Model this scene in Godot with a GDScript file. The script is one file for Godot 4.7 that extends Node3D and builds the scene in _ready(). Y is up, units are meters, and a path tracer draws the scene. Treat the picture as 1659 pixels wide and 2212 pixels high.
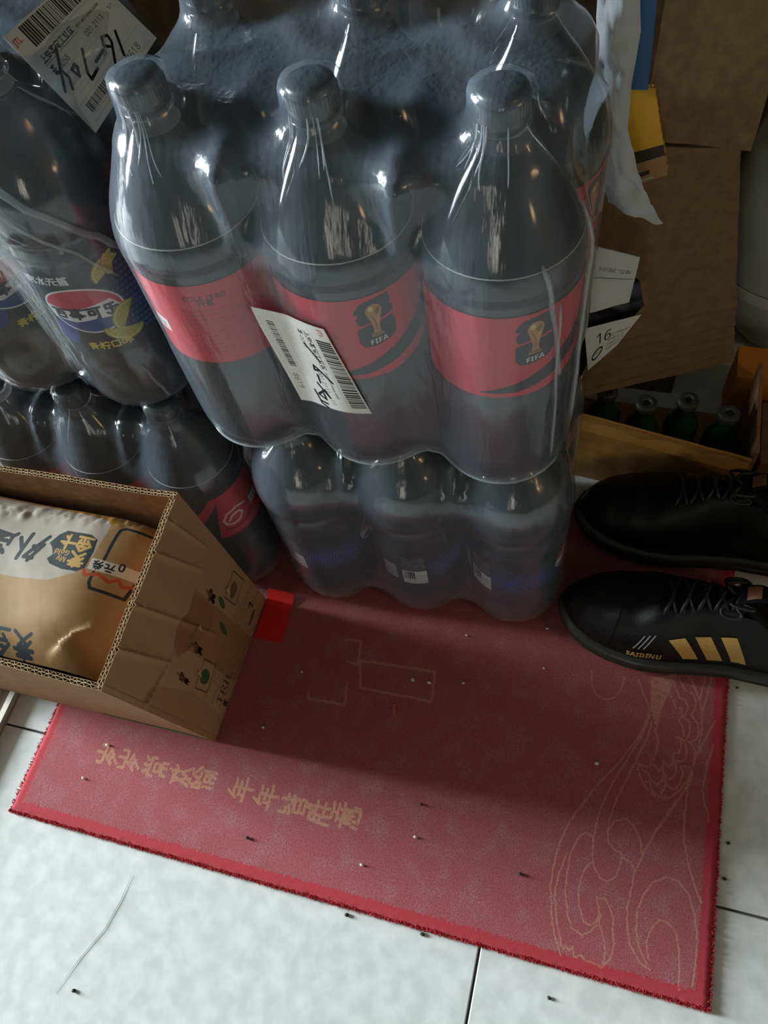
extends Node3D
# A corner of a storeroom floor: shrink-wrapped packs of cola bottles on a red door mat, a carton with a paper bag, black sneakers.
# Axes: x runs along the front edge of the mat, z towards the viewer, y up, metres.

var used := {}
var M := {}

# ------------------------------------------------------------------ naming
func numbered(n: String) -> String:
	if not used.has(n):
		used[n] = 0
		return n
	used[n] += 1
	return "%s_%03d" % [n, used[n]]

func tag(o: Node, label: String, category: String, group := "", kind := "") -> Node:
	if label != "": o.set_meta("label", label)
	if category != "": o.set_meta("category", category)
	if group != "": o.set_meta("group", group)
	if kind != "": o.set_meta("kind", kind)
	return o

func thing(called: String, label: String, category: String, at := Vector3.ZERO, turn := 0.0, group := "") -> Node3D:
	var o := Node3D.new()
	o.name = numbered(called)
	add_child(o)
	o.position = at
	o.rotation.y = turn
	tag(o, label, category, group)
	return o

func part(called: String, mesh: Mesh, m: Material, parent: Node, label := "") -> MeshInstance3D:
	var o := MeshInstance3D.new()
	o.name = numbered(called) if parent == self else called
	o.mesh = mesh
	o.material_override = m
	parent.add_child(o, true)
	if label != "": o.set_meta("label", label)
	return o

func struct(called: String, mesh: Mesh, m: Material) -> MeshInstance3D:
	var o := part(called, mesh, m, self)
	o.set_meta("kind", "structure")
	return o

# ------------------------------------------------------------------ meshes
class MB:
	var st := SurfaceTool.new()
	var n := 0
	func _init() -> void:
		st.begin(Mesh.PRIMITIVE_TRIANGLES)
	func v(p: Vector3, uv := Vector2.ZERO) -> int:
		st.set_uv(uv)
		st.add_vertex(p)
		n += 1
		return n - 1
	func tri(a: int, b: int, c: int) -> void:
		st.add_index(a)
		st.add_index(b)
		st.add_index(c)
	func quad(a: int, b: int, c: int, d: int) -> void:
		tri(a, b, c)
		tri(a, c, d)
	func flat4(a: Vector3, b: Vector3, c: Vector3, d: Vector3) -> void:
		st.set_smooth_group(-1)
		var i := v(a, Vector2(0, 0))
		v(b, Vector2(1, 0))
		v(c, Vector2(1, 1))
		v(d, Vector2(0, 1))
		quad(i, i + 1, i + 2, i + 3)
		st.set_smooth_group(0)
	# a hexahedron from its bottom ring and its top ring (both seen clockwise from above)
	func hexa(b: Array, t: Array) -> void:
		flat4(t[0], t[1], t[2], t[3])
		flat4(b[3], b[2], b[1], b[0])
		for k in 4:
			var j := (k + 1) % 4
			flat4(t[k], b[k], b[j], t[j])
	func box(c: Vector3, s: Vector3) -> void:
		var h := s / 2
		hexa([c + Vector3(-h.x, -h.y, -h.z), c + Vector3(h.x, -h.y, -h.z), c + Vector3(h.x, -h.y, h.z), c + Vector3(-h.x, -h.y, h.z)],
			[c + Vector3(-h.x, h.y, -h.z), c + Vector3(h.x, h.y, -h.z), c + Vector3(h.x, h.y, h.z), c + Vector3(-h.x, h.y, h.z)])
	func done() -> ArrayMesh:
		st.generate_normals()
		return st.commit()

func grid_mesh(nu: int, nv: int, f: Callable) -> ArrayMesh:
	var b := MB.new()
	for j in nv + 1:
		for i in nu + 1:
			var u := float(i) / nu
			var w := float(j) / nv
			b.v(f.call(u, w), Vector2(u, w))
	for j in nv:
		for i in nu:
			var a := j * (nu + 1) + i
			b.quad(a, a + 1, a + nu + 2, a + nu + 1)
	return b.done()

# a sheet with real thickness: front, back and rim
func sheet_mesh(nu: int, nv: int, f: Callable, thick: float, gone = null) -> ArrayMesh:
	var P := []
	for j in nv + 1:
		for i in nu + 1:
			P.append(f.call(float(i) / nu, float(j) / nv))
	var w := nu + 1
	var N := []
	for j in nv + 1:
		for i in w:
			var du: Vector3 = P[j * w + mini(i + 1, nu)] - P[j * w + maxi(i - 1, 0)]
			var dv: Vector3 = P[mini(j + 1, nv) * w + i] - P[maxi(j - 1, 0) * w + i]
			N.append(dv.cross(du).normalized())
	var b := MB.new()
	for k in P.size():
		b.v(P[k], Vector2(float(k % w) / nu, float(k / w) / nv))
	var cut := {}
	if gone != null:
		for j in nv:
			for i in nu:
				var mu := (i + 0.5) / nu
				var mv := (j + 0.5) / nv
				var out: bool = gone.call(mu, mv)
				if out: cut[j * w + i] = true
	for j in nv:
		for i in nu:
			var a := j * w + i
			if not cut.has(a): b.quad(a, a + 1, a + w + 1, a + w)
	var s := b.n
	for k in P.size():
		b.v(P[k] - N[k] * thick, Vector2(float(k % w) / nu, float(k / w) / nv))
	for j in nv:
		for i in nu:
			var a := s + j * w + i
			if not cut.has(a - s): b.quad(a + w, a + w + 1, a + 1, a)
	var rim := []
	for i in nu: rim.append(i)
	for j in nv: rim.append(j * w + nu)
	for i in nu: rim.append(nv * w + nu - i)
	for j in nv: rim.append((nv - j) * w)
	for k in rim.size():
		var p: int = rim[k]
		var q: int = rim[(k + 1) % rim.size()]
		b.flat4(P[p], P[p] - N[p] * thick, P[q] - N[q] * thick, P[q])
	return b.done()

func lathe(prof: Array, segs := 40, uv_rows := false) -> ArrayMesh:
	var b := MB.new()
	var n := prof.size()
	for i in segs + 1:
		var a := TAU * i / segs - PI
		for j in n:
			b.v(Vector3(sin(a) * prof[j].x, prof[j].y, cos(a) * prof[j].x), Vector2(float(i) / segs, 1.0 - float(j) / (n - 1)))
	for i in segs:
		for j in n - 1:
			var p := i * n + j
			b.quad(p, p + 1, p + n + 1, p + n)
	return b.done()

func tube(pts: Array, r: float, segs := 6) -> ArrayMesh:
	var b := MB.new()
	for i in pts.size():
		var t: Vector3 = (pts[mini(i + 1, pts.size() - 1)] - pts[maxi(i - 1, 0)]).normalized()
		var s := t.cross(Vector3.UP if absf(t.y) < 0.9 else Vector3.RIGHT).normalized()
		var q := s.cross(t)
		var rr := r * (0.35 if i == 0 or i == pts.size() - 1 else 1.0)
		for k in segs:
			var a := TAU * k / segs
			b.v(pts[i] + (s * cos(a) + q * sin(a)) * rr)
	for i in pts.size() - 1:
		for k in segs:
			var p := i * segs + k
			var p2 := i * segs + (k + 1) % segs
			b.quad(p, p2, p2 + segs, p + segs)
	var e := (pts.size() - 1) * segs
	for k in segs - 2:
		b.tri(0, k + 2, k + 1)
		b.tri(e, e + k + 1, e + k + 2)
	return b.done()

# a flat polygon (corner points in order) with thickness
func plate(pts: Array, thick: float) -> ArrayMesh:
	var b := MB.new()
	var nrm: Vector3 = (pts[1] - pts[0]).cross(pts[2] - pts[0]).normalized() * thick
	var n := pts.size()
	var ax: Vector3 = (pts[1] - pts[0]).normalized()
	var ay := nrm.normalized().cross(ax)
	var flat := PackedVector2Array()
	for p in pts: flat.append(Vector2((p - pts[0]).dot(ax), (p - pts[0]).dot(ay)))
	var idx := Geometry2D.triangulate_polygon(flat)
	for s in 2:
		var base := b.n
		for k in n: b.v(pts[k] - nrm * s, flat[k])
		for k in range(0, idx.size(), 3):
			if s == 0: b.tri(base + idx[k], base + idx[k + 1], base + idx[k + 2])
			else: b.tri(base + idx[k + 2], base + idx[k + 1], base + idx[k])
	for k in n:
		var j := (k + 1) % n
		b.flat4(pts[k], pts[j], pts[j] - nrm, pts[k] - nrm)
	return b.done()

# ------------------------------------------------------------------ materials
func noise_tex(freq: float, seed_: int, c0: Color, c1: Color, size := 512, oct := 4, w := 0) -> NoiseTexture2D:
	var n := FastNoiseLite.new()
	n.seed = seed_
	n.frequency = freq
	n.fractal_octaves = oct
	var t := NoiseTexture2D.new()
	t.width = w if w else size
	t.height = size
	t.seamless = true
	t.noise = n
	var g := Gradient.new()
	g.offsets = PackedFloat32Array([0.2, 0.8])
	g.colors = PackedColorArray([c0, c1])
	t.color_ramp = g
	return t

func mat(c: Color, rough := 0.6, spec := 0.5) -> StandardMaterial3D:
	var m := StandardMaterial3D.new()
	m.albedo_color = c
	m.roughness = rough
	m.metallic_specular = spec
	return m

func grained(c0: Color, c1: Color, rough: float, scale: Vector3, freq := 0.02, seed_ := 1, bump := 0.0) -> StandardMaterial3D:
	var m := mat(Color.WHITE, rough, 0.35)
	m.albedo_texture = noise_tex(freq, seed_, c0, c1)
	m.uv1_triplanar = true
	m.uv1_scale = scale
	if bump > 0.0:
		m.heightmap_enabled = true
		m.heightmap_texture = M.grey_noise
		m.heightmap_scale = bump
	return m

func printed(im: Image, rough := 0.5, spec := 0.4) -> StandardMaterial3D:
	var m := mat(Color.WHITE, rough, spec)
	m.albedo_texture = ImageTexture.create_from_image(im)
	m.texture_repeat = false
	return m

func pane(c: Color, alpha: float, rough: float) -> StandardMaterial3D:
	var m := mat(Color(c.r, c.g, c.b, alpha), rough)
	m.transparency = BaseMaterial3D.TRANSPARENCY_ALPHA
	m.cull_mode = BaseMaterial3D.CULL_DISABLED
	return m

# ------------------------------------------------------------------ print (flat lettering and artwork)
class Pic:
	var im: Image
	func _init(w: int, h: int, c: Color) -> void:
		im = Image.create(w, h, false, Image.FORMAT_RGBA8)
		im.fill(c)
	func poly(pts: PackedVector2Array, c: Color) -> void:
		var lo := 1e9
		var hi := -1e9
		for p in pts:
			lo = minf(lo, p.y)
			hi = maxf(hi, p.y)
		var n := pts.size()
		for y in range(maxi(0, int(ceil(lo - 0.5))), mini(im.get_height() - 1, int(floor(hi - 0.5))) + 1):
			var yy := y + 0.5
			var xs := []
			for k in n:
				var a := pts[k]
				var b := pts[(k + 1) % n]
				if (a.y <= yy) != (b.y <= yy):
					xs.append(a.x + (yy - a.y) / (b.y - a.y) * (b.x - a.x))
			xs.sort()
			for k in range(0, xs.size() - 1, 2):
				var x0 := int(round(xs[k]))
				var x1 := int(round(xs[k + 1]))
				if x1 > x0: im.fill_rect(Rect2i(x0, y, x1 - x0, 1), c)
	func disc(p: Vector2, rx: float, ry: float, c: Color, turn := 0.0, n := 20) -> void:
		var q := PackedVector2Array()
		for k in n:
			q.append(p + Vector2(cos(TAU * k / n) * rx, sin(TAU * k / n) * ry).rotated(turn))
		poly(q, c)
	func line(pts: PackedVector2Array, w: float, c: Color) -> void:
		for k in pts.size() - 1:
			var a := pts[k]
			var b := pts[k + 1]
			var s := (b - a).normalized().orthogonal() * w / 2
			poly(PackedVector2Array([a + s, b + s, b - s, a - s]), c)
		if w > 2.5:
			for p in pts: disc(p, w / 2, w / 2, c, 0.0, 8)
	func rect(x: float, y: float, w: float, h: float, c: Color) -> void:
		im.fill_rect(Rect2i(int(x), int(y), int(w), int(h)), c)
	# a character from its strokes: each a run of xy digit pairs on a 0..9 grid, y down
	func glyph(strokes: String, o: Vector2, sx: Vector2, sy: Vector2, w: float, c: Color) -> void:
		for s in strokes.split(" "):
			var pts := PackedVector2Array()
			for k in range(0, s.length() - 1, 2):
				pts.append(o + sx * (int(s[k]) / 9.0) + sy * (int(s[k + 1]) / 9.0))
			line(pts, w, c)
	func text(t: String, o: Vector2, size: float, c: Color, turn := 0.0, bold := false, squeeze := 1.0) -> void:
		var f := SystemFont.new()
		f.font_names = PackedStringArray(["Droid Sans"])
		if bold: f.font_weight = 700
		var tm := TextMesh.new()
		tm.text = t
		tm.font = f
		tm.font_size = 64
		tm.depth = 0.0
		tm.pixel_size = 1.0 / 64
		tm.horizontal_alignment = HORIZONTAL_ALIGNMENT_LEFT
		var arr := tm.get_mesh_arrays()
		if arr.is_empty(): return
		var vs: PackedVector3Array = arr[Mesh.ARRAY_VERTEX]
		var ix: PackedInt32Array = arr[Mesh.ARRAY_INDEX]
		if ix.is_empty():
			ix = PackedInt32Array(range(vs.size()))
		for k in range(0, ix.size() - 2, 3):
			var q := PackedVector2Array()
			for j in 3:
				var p := vs[ix[k + j]]
				q.append(o + Vector2(p.x * squeeze, -p.y).rotated(turn) * size)
			poly(q, c)
	func barcode(x: float, y: float, w: float, h: float, seed_: int, c: Color, unit := 3.0) -> void:
		var r := RandomNumberGenerator.new()
		r.seed = seed_
		var at := x
		while at < x + w - unit:
			var bw := unit * r.randi_range(1, 3)
			rect(at, y, minf(bw, x + w - at), h, c)
			at += bw + unit * r.randi_range(1, 2)
	func small_print(x: float, y: float, w: float, h: float, seed_: int, c: Color) -> void:
		# lines of print too small to read: short dashes of differing height
		var r := RandomNumberGenerator.new()
		r.seed = seed_
		var at := x
		while at < x + w:
			var cw := h * r.randf_range(0.35, 0.8)
			for s in 3:
				if r.randf() < 0.75: rect(at, y + h * s / 3.0, maxf(1.0, cw), maxf(1.0, h * 0.16), c)
			if r.randf() < 0.7: rect(at + cw * r.randf() * 0.6, y, maxf(1.0, h * 0.16), h, c)
			at += cw + h * 0.28

# strokes of the characters printed on things, on a 9 by 9 grid
const HAN := {
	"sui": "5053 11138381 4417 457529 3657",
	"chang": "5052 2031 8071 14128284 3464663634 29277779 5659",
	"huan": "1242 4219 2249 6053 528273 6365 6539 6589",
	"yu": "1114 2029 3234 6043 6093 5373 4549 456569 4757 7578 8489",
	"nian": "3013 2282 2474 2426 0696 5259",
	"jie": "1014 1232 1443 6064 6484 6282 5445 2575792925 2777",
	"sheng": "1109 113139 1333 1535 5043 4383 4686 3999 6069",
	"yi": "5051 2181 3133 7163 0393 2474762624 2575 1719 37397977 5657 8789",
	"shang": "5058 5484 1898",
	"hai": "1122 0324 0819 4132 4292 433848 7378 2595 4778",
	"jia": "1191 5052 2282 3363643433 0696 3639 1747 5777795957",
	"ding": "5051 13119193 2474 5459 5686 3637 3699",
	"gong": "1181 5158 0898",
	"ye": "3038 6068 1136 8163 0898",
	"qu": "8111 1118 1888 3377 7337",
	"bai": "0191 5142 2373782823 2575",
	"shi": "0191 5059 2262642422 1575 0696 7577 1777",
	"ke": "0191 7179 7969 2353562623",
	"le": "712124 2494 5259 5949 2738 7688",
	"wu": "1181 0494 4142 4219 6468 6898",
	"tang": "1122 4132 0444 2029 2418 2437 7071 519151 5149 6373 6585 7376 6787896967",
	"xing": "0151 0353 2114 4145 6164 8185 2777 5159 0999",
	"qi": "1122 0324 0819 4033 3292 4474 3676 767998",
	"shui": "5059 5949 1343 4319 8255 5599",
	"jing": "1122 0819 4032 3272 7255 3474 2696 3878 5559",
	"han": "5004 5094 4353 2474 7465 2676792926",
	"liang": "2171732321 2272 0494 2575772725 2676 5559 1888 0999",
	"kou": "1181881811",
	"wei": "0232370702 4282 3494 6069 6437 6497",
	"ning": "2029 0343 2307 2345 7071 42419192 4595 7579 7969",
	"qing": "1181 2373 0494 5054 2529 257579 2777",
	"litre": "4122 0494 2427 2719 6069",
	"wai": "2006 114109 2435 6069 6397",
	"song": "4152 7162 3383 2595 5356 5637 5687 1122 1417 1708 1798",
	"mai": "1181 2272 0393 5053 4316 3474 7419 3599",
	"jin": "5004 5094 3373 1585 5359 2637 8677 0999",
	"ka": "5054 5373 0494 5459 5678",
	"yuan": "2171 0494 3419 6468 6898",
	"quan": "2132 7162 1383 0595 5006 5598 3676 4619 767859",
}
# the worn gold line drawing on the mat, half-millimetres from its front left corner
const MAT_ART := [
	[1213, 595, 1215, 569, 1223, 550, 1235, 539, 1253, 537, 1269, 546, 1278, 564, 1282, 582, 1283, 594],
	[1313, 598, 1324, 572, 1339, 544, 1344, 531],
	[1343, 528, 1336, 496, 1326, 471, 1305, 430, 1284, 393, 1258, 357, 1236, 319, 1217, 280],
	[1346, 522, 1335, 482, 1323, 451, 1303, 406, 1287, 369, 1275, 333, 1265, 296, 1262, 259],
	[1350, 508, 1346, 478, 1331, 434, 1317, 390, 1305, 358, 1293, 320, 1287, 287, 1286, 265],
	[1358, 496, 1365, 474, 1365, 446, 1361, 426],
	[1331, 414, 1333, 398, 1343, 377, 1356, 364, 1369, 357, 1387, 355, 1404, 363, 1419, 381, 1433, 405, 1439, 427],
	[1331, 414, 1348, 410, 1357, 418, 1355, 426],
	[1362, 417, 1374, 408, 1380, 422, 1379, 432],
	[1381, 430, 1392, 420, 1400, 430, 1398, 451, 1411, 454, 1412, 480],
	[1411, 482, 1419, 482, 1425, 461, 1424, 444, 1414, 436, 1404, 436, 1407, 424, 1405, 406, 1398, 396, 1381, 407, 1380, 419],
	[1340, 404, 1353, 398, 1358, 387, 1371, 378, 1382, 391, 1383, 407],
	[1343, 379, 1357, 381, 1362, 367, 1369, 361],
	[1387, 398, 1389, 380, 1381, 362],
	[1390, 388, 1399, 378, 1409, 378, 1418, 395, 1420, 414, 1417, 428, 1435, 430],
	[1431, 482, 1440, 467, 1442, 448],
	[1402, 487, 1415, 485, 1417, 503, 1410, 517, 1404, 520, 1411, 537, 1408, 550, 1395, 551, 1390, 566, 1380, 580],
	[1413, 535, 1426, 523, 1429, 506, 1423, 487],
	[1429, 541, 1442, 526, 1447, 510, 1443, 489, 1429, 482],
	[1389, 603, 1402, 573, 1414, 571, 1421, 557, 1417, 538],
	[1396, 620, 1413, 592, 1430, 588, 1436, 572, 1434, 553, 1429, 541],
	[1408, 637, 1426, 613, 1443, 575, 1450, 550, 1452, 515, 1449, 480, 1442, 444, 1438, 418, 1432, 384, 1431, 347, 1431, 300],
	[1418, 644, 1428, 613, 1440, 586],
	[1454, 652, 1449, 613, 1444, 580],
	[1467, 655, 1460, 604, 1451, 557],
	[1477, 538, 1464, 505, 1454, 479, 1443, 449, 1441, 431, 1437, 405, 1420, 367, 1403, 331, 1379, 287],
	[1477, 488, 1469, 455, 1464, 416, 1461, 389, 1467, 360, 1476, 344, 1477, 330],
	[1238, 316, 1211, 270, 1196, 223, 1190, 177, 1191, 136, 1199, 89, 1211, 53, 1227, 23],
	[1213, 206, 1202, 162, 1201, 122, 1211, 79, 1227, 38],
	[1261, 278, 1260, 242, 1262, 215, 1268, 193, 1281, 175, 1295, 173, 1311, 186, 1317, 208, 1317, 228],
	[1259, 249, 1244, 253, 1230, 239, 1220, 208, 1218, 173, 1220, 133, 1229, 96, 1242, 74, 1260, 67, 1276, 76, 1285, 91],
	[1262, 201, 1249, 181, 1244, 149, 1249, 114, 1261, 91, 1275, 87, 1285, 98, 1287, 114],
	[1288, 292, 1286, 266, 1290, 246, 1302, 235, 1315, 231],
	[1287, 270, 1299, 289, 1316, 298, 1335, 289, 1350, 264, 1356, 238],
	[1319, 222, 1335, 219, 1345, 206, 1343, 181, 1339, 137, 1340, 108, 1351, 70, 1370, 47, 1390, 40],
	[1414, 358, 1383, 300, 1358, 238, 1347, 205],
	[1432, 376, 1430, 329, 1433, 281, 1447, 230, 1471, 177],
	[1383, 48, 1367, 71, 1358, 100, 1357, 129, 1365, 163, 1379, 190, 1405, 207, 1429, 205, 1447, 187, 1461, 155, 1468, 125, 1469, 79, 1466, 33],
	[1385, 57, 1379, 84, 1384, 107, 1398, 128, 1415, 127, 1429, 115, 1438, 86, 1441, 51, 1443, 19],
	[1280, 139, 1289, 111, 1289, 95, 1300, 76, 1306, 52, 1306, 28],
	[1280, 139, 1299, 140, 1308, 123, 1314, 111, 1316, 86, 1321, 69, 1318, 40, 1303, 22],
	[1219, 43, 1231, 36, 1233, 40, 1241, 36, 1247, 43, 1252, 26, 1265, 33, 1273, 25, 1286, 26, 1300, 23],
	[691, 509, 870, 518, 876, 449, 709, 445, 691, 509],
	[593, 409, 597, 395, 684, 399, 677, 448],
	[642, 552, 681, 555, 689, 498, 662, 500],
]
const MAT_WEDGE := [1338, 605, 1373, 618, 1389, 628, 1392, 619, 1380, 580, 1373, 555, 1367, 536, 1363, 495, 1355, 507, 1346, 531]
const MAT_CHARS := [[177, 168], [233, 168], [300, 167], [362, 164], [418, 167], [510, 169], [571, 167], [634, 164], [695, 165], [755, 168]]

# ------------------------------------------------------------------ bottles
const TALL := 0.3145
var COLA_PROF := [Vector2(0.0, 0.006), Vector2(0.022, 0.002), Vector2(0.036, 0.0), Vector2(0.045, 0.004), Vector2(0.0505, 0.014), Vector2(0.053, 0.028), Vector2(0.0535, 0.045), Vector2(0.0535, 0.11), Vector2(0.0528, 0.122), Vector2(0.0528, 0.206), Vector2(0.0534, 0.211), Vector2(0.0525, 0.220), Vector2(0.0500, 0.230), Vector2(0.0462, 0.240), Vector2(0.0412, 0.250), Vector2(0.0354, 0.260), Vector2(0.0290, 0.270), Vector2(0.0226, 0.279), Vector2(0.0172, 0.287), Vector2(0.0142, 0.2925), Vector2(0.0132, 0.2955), Vector2(0.0160, 0.2965), Vector2(0.0160, 0.2985), Vector2(0.0130, 0.299), Vector2(0.0130, 0.304)]
var PEPSI_PROF := [Vector2(0.0, 0.006), Vector2(0.022, 0.002), Vector2(0.037, 0.0), Vector2(0.046, 0.004), Vector2(0.0512, 0.014), Vector2(0.0535, 0.03), Vector2(0.0535, 0.062), Vector2(0.0522, 0.072), Vector2(0.0522, 0.12), Vector2(0.0522, 0.168), Vector2(0.0528, 0.178), Vector2(0.051, 0.187), Vector2(0.0492, 0.193), Vector2(0.0512, 0.199), Vector2(0.0532, 0.207), Vector2(0.0535, 0.217), Vector2(0.0522, 0.231), Vector2(0.0485, 0.245), Vector2(0.0425, 0.257), Vector2(0.0340, 0.267), Vector2(0.0240, 0.276), Vector2(0.0168, 0.284), Vector2(0.0138, 0.290), Vector2(0.0132, 0.296), Vector2(0.0165, 0.2965), Vector2(0.0165, 0.2985), Vector2(0.0130, 0.299), Vector2(0.0130, 0.304)]
var CAP_PROF := [Vector2(0.0, 0.318), Vector2(0.0120, 0.318), Vector2(0.0137, 0.3172), Vector2(0.0145, 0.3155), Vector2(0.0149, 0.312), Vector2(0.0151, 0.3045), Vector2(0.0155, 0.304), Vector2(0.0155, 0.3005), Vector2(0.0150, 0.2998), Vector2(0.0132, 0.2998)]

func scaled(prof: Array, wide: float, high: float) -> Array:
	var out := []
	for p in prof: out.append(Vector2(p.x * wide, p.y * high))
	return out

func prof_r(prof: Array, y: float) -> float:
	for k in prof.size() - 1:
		if y >= prof[k].y and y <= prof[k + 1].y and prof[k + 1].y > prof[k].y:
			return lerpf(prof[k].x, prof[k + 1].x, (y - prof[k].y) / (prof[k + 1].y - prof[k].y))
	return prof[-1].x

# a dense smooth outline through the corner points
func smooth_prof(prof: Array, steps := 3) -> Array:
	var out := []
	for k in prof.size() - 1:
		var p0: Vector2 = prof[maxi(k - 1, 0)]
		var p3: Vector2 = prof[mini(k + 2, prof.size() - 1)]
		for s in steps:
			out.append(prof[k].cubic_interpolate(prof[k + 1], p0, p3, float(s) / steps))
	out.append(prof[-1])
	for k in out.size(): out[k].x = maxf(out[k].x, 0.0)
	return out

func make_bottle(prof: Array, level: float, ring_y: float, label_y0: float, label_y1: float, label_mat: Material, cap_mat: Material) -> Node3D:
	var t := Node3D.new()
	var low := []
	var high := []
	var fine := smooth_prof(prof, 2)
	for p in fine:
		if p.y <= level or high.is_empty() and p.y < 0.01: low.append(p)
	var rl := prof_r(prof, level)
	low.append(Vector2(rl, level))
	high.append(Vector2(rl, level))
	for p in fine:
		if p.y > level: high.append(p)
	part("body", lathe(low, 44), M.cola, t)
	part("drink_surface", lathe([Vector2(rl - 0.0002, level), Vector2(rl * 0.9, level - 0.0004), Vector2(rl * 0.5, level - 0.0006), Vector2(0.0, level - 0.0006)], 44), M.drink, t)
	part("shoulder", lathe(high, 44), M.pet, t, "clear plastic shoulder and neck above the drink")
	if ring_y > 0.0:
		var rr := prof_r(prof, ring_y)
		var ring := []
		for k in 9:
			var a := TAU * k / 8
			ring.append(Vector2(rr + 0.0001 + cos(a) * 0.00045, ring_y + sin(a) * 0.00045))
		part("moulded_ring", lathe(ring, 44), M.foam, t, "thin pale moulded ring round the shoulder")
	var lab := []
	for k in 7:
		var y := lerpf(label_y0, label_y1, k / 6.0)
		lab.append(Vector2(prof_r(prof, y) + 0.0005, y))
	part("label", lathe(lab, 60), label_mat, t)
	var cap := part("cap", lathe(CAP_PROF, 36), cap_mat, t)
	var rb := MB.new()
	for k in 40:
		var a := TAU * k / 40
		var c := Vector3(sin(a) * 0.0150, 0.3055, cos(a) * 0.0150)
		var s := Vector3(cos(a), 0, -sin(a)) * 0.0005
		var o := Vector3(sin(a), 0, cos(a)) * 0.0005
		var u := Vector3(0, 0.004, 0)
		rb.flat4(c - s + u, c + o + u, c + o - u, c - s - u)
		rb.flat4(c + o + u, c + s + u, c + s - u, c + o - u)
	part("grip_ribs", rb.done(), cap_mat, cap)
	return t

# ------------------------------------------------------------------ shrink film: a taut skin round a pack, meshed from a distance field
class Film:
	var at: Vector3
	var turn: float
	var spots := []          # bottle axes (x, z) in the pack's own axes
	var table := []
	var hull := []
	var tent := 0.0
	var pull := 0.80
	var off := 0.0022
	var pitch_ := 0.108
	const N := 90
	const H := 0.3145
	func r_at(tab: Array, y: float) -> float:
		var f := clampf(y / H, 0.0, 1.0) * N
		var i := mini(int(f), N - 1)
		return lerpf(tab[i], tab[i + 1], f - i)
	func sd(p: Vector3) -> float:
		var d := 1e9
		var r0 := r_at(table, p.y)
		var rh := r_at(hull, p.y)
		var top := clampf((H + 0.001 - p.y) / 0.042, 0.0, 1.0)
		var gap := maxf(pitch_ / 2 - r0, 0.0)
		var soft := clampf(gap / 0.012, 0.0, 1.0)
		var k := 0.044 * (0.25 + 0.75 * smoothstep(0.0, 0.045, p.y)) + 4.0 * gap * pull * top * top * (3.0 - 2.0 * top)
		if p.y > H - 0.002: k = 0.004
		for s in spots:
			var dx: float = p.x - s.x
			var dz: float = p.z - s.y
			var q := dx * dx + dz * dz
			if q > 0.05: continue
			var w := 0.14
			if tent > 0.0 and s.x > 0.05 and dx > 0: w = 0.14 + tent * clampf(dx / 0.025, 0.0, 1.0)
			var r := lerpf(r0, rh, w)
			var e := sqrt(q) - r
			if p.y > H: e = Vector2(maxf(sqrt(q) - r_at(table, H), 0.0), p.y - H).length()
			elif p.y < 0.0: e = Vector2(maxf(sqrt(q) - r_at(table, 0.0), 0.0), -p.y).length()
			else: e *= 0.8
			if e > d + k: continue
			var h := maxf(k - absf(d - e), 0.0) / k
			d = minf(d, e) - h * h * lerpf(1.0, h * h, soft) * k * 0.25
		return d - off
	func grad(p: Vector3) -> Vector3:
		var e := 0.0015
		return Vector3(sd(p + Vector3(e, 0, 0)) - sd(p - Vector3(e, 0, 0)), sd(p + Vector3(0, e, 0)) - sd(p - Vector3(0, e, 0)), sd(p + Vector3(0, 0, e)) - sd(p - Vector3(0, 0, e))).normalized()
	func settle(p: Vector3, lift: float) -> Vector3:
		for i in 12:
			p -= grad(p) * (sd(p) - lift) * 0.8
		return p

func new_film(prof: Array, cols: int, rows: int, pitch_: float) -> Film:
	var f := Film.new()
	f.pitch_ = pitch_
	for i in Film.N + 1:
		var y := Film.H * i / Film.N
		var r := maxf(prof_r(prof, y), maxf(prof_r(prof, maxf(y - 0.0022, 0.0)), prof_r(prof, y + 0.0022)))
		if y > 0.286: r = maxf(0.0162, minf(r, 0.0175))
		if y < 0.012: r = maxf(r, 0.046)
		f.table.append(r)
	# outline stretched straight from cap to shoulder
	for i in Film.N + 1:
		var best: float = f.table[i]
		for a in range(int(Film.N * 0.6), i):
			var g: float = lerpf(f.table[a], f.table[Film.N - 2], float(i - a) / (Film.N - 2 - a)) if i < Film.N - 2 else f.table[i]
			best = maxf(best, g)
		f.hull.append(best)
	for j in rows:
		for i in cols:
			f.spots.append(Vector2((i - (cols - 1) / 2.0) * pitch_, -j * pitch_))
	return f

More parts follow.
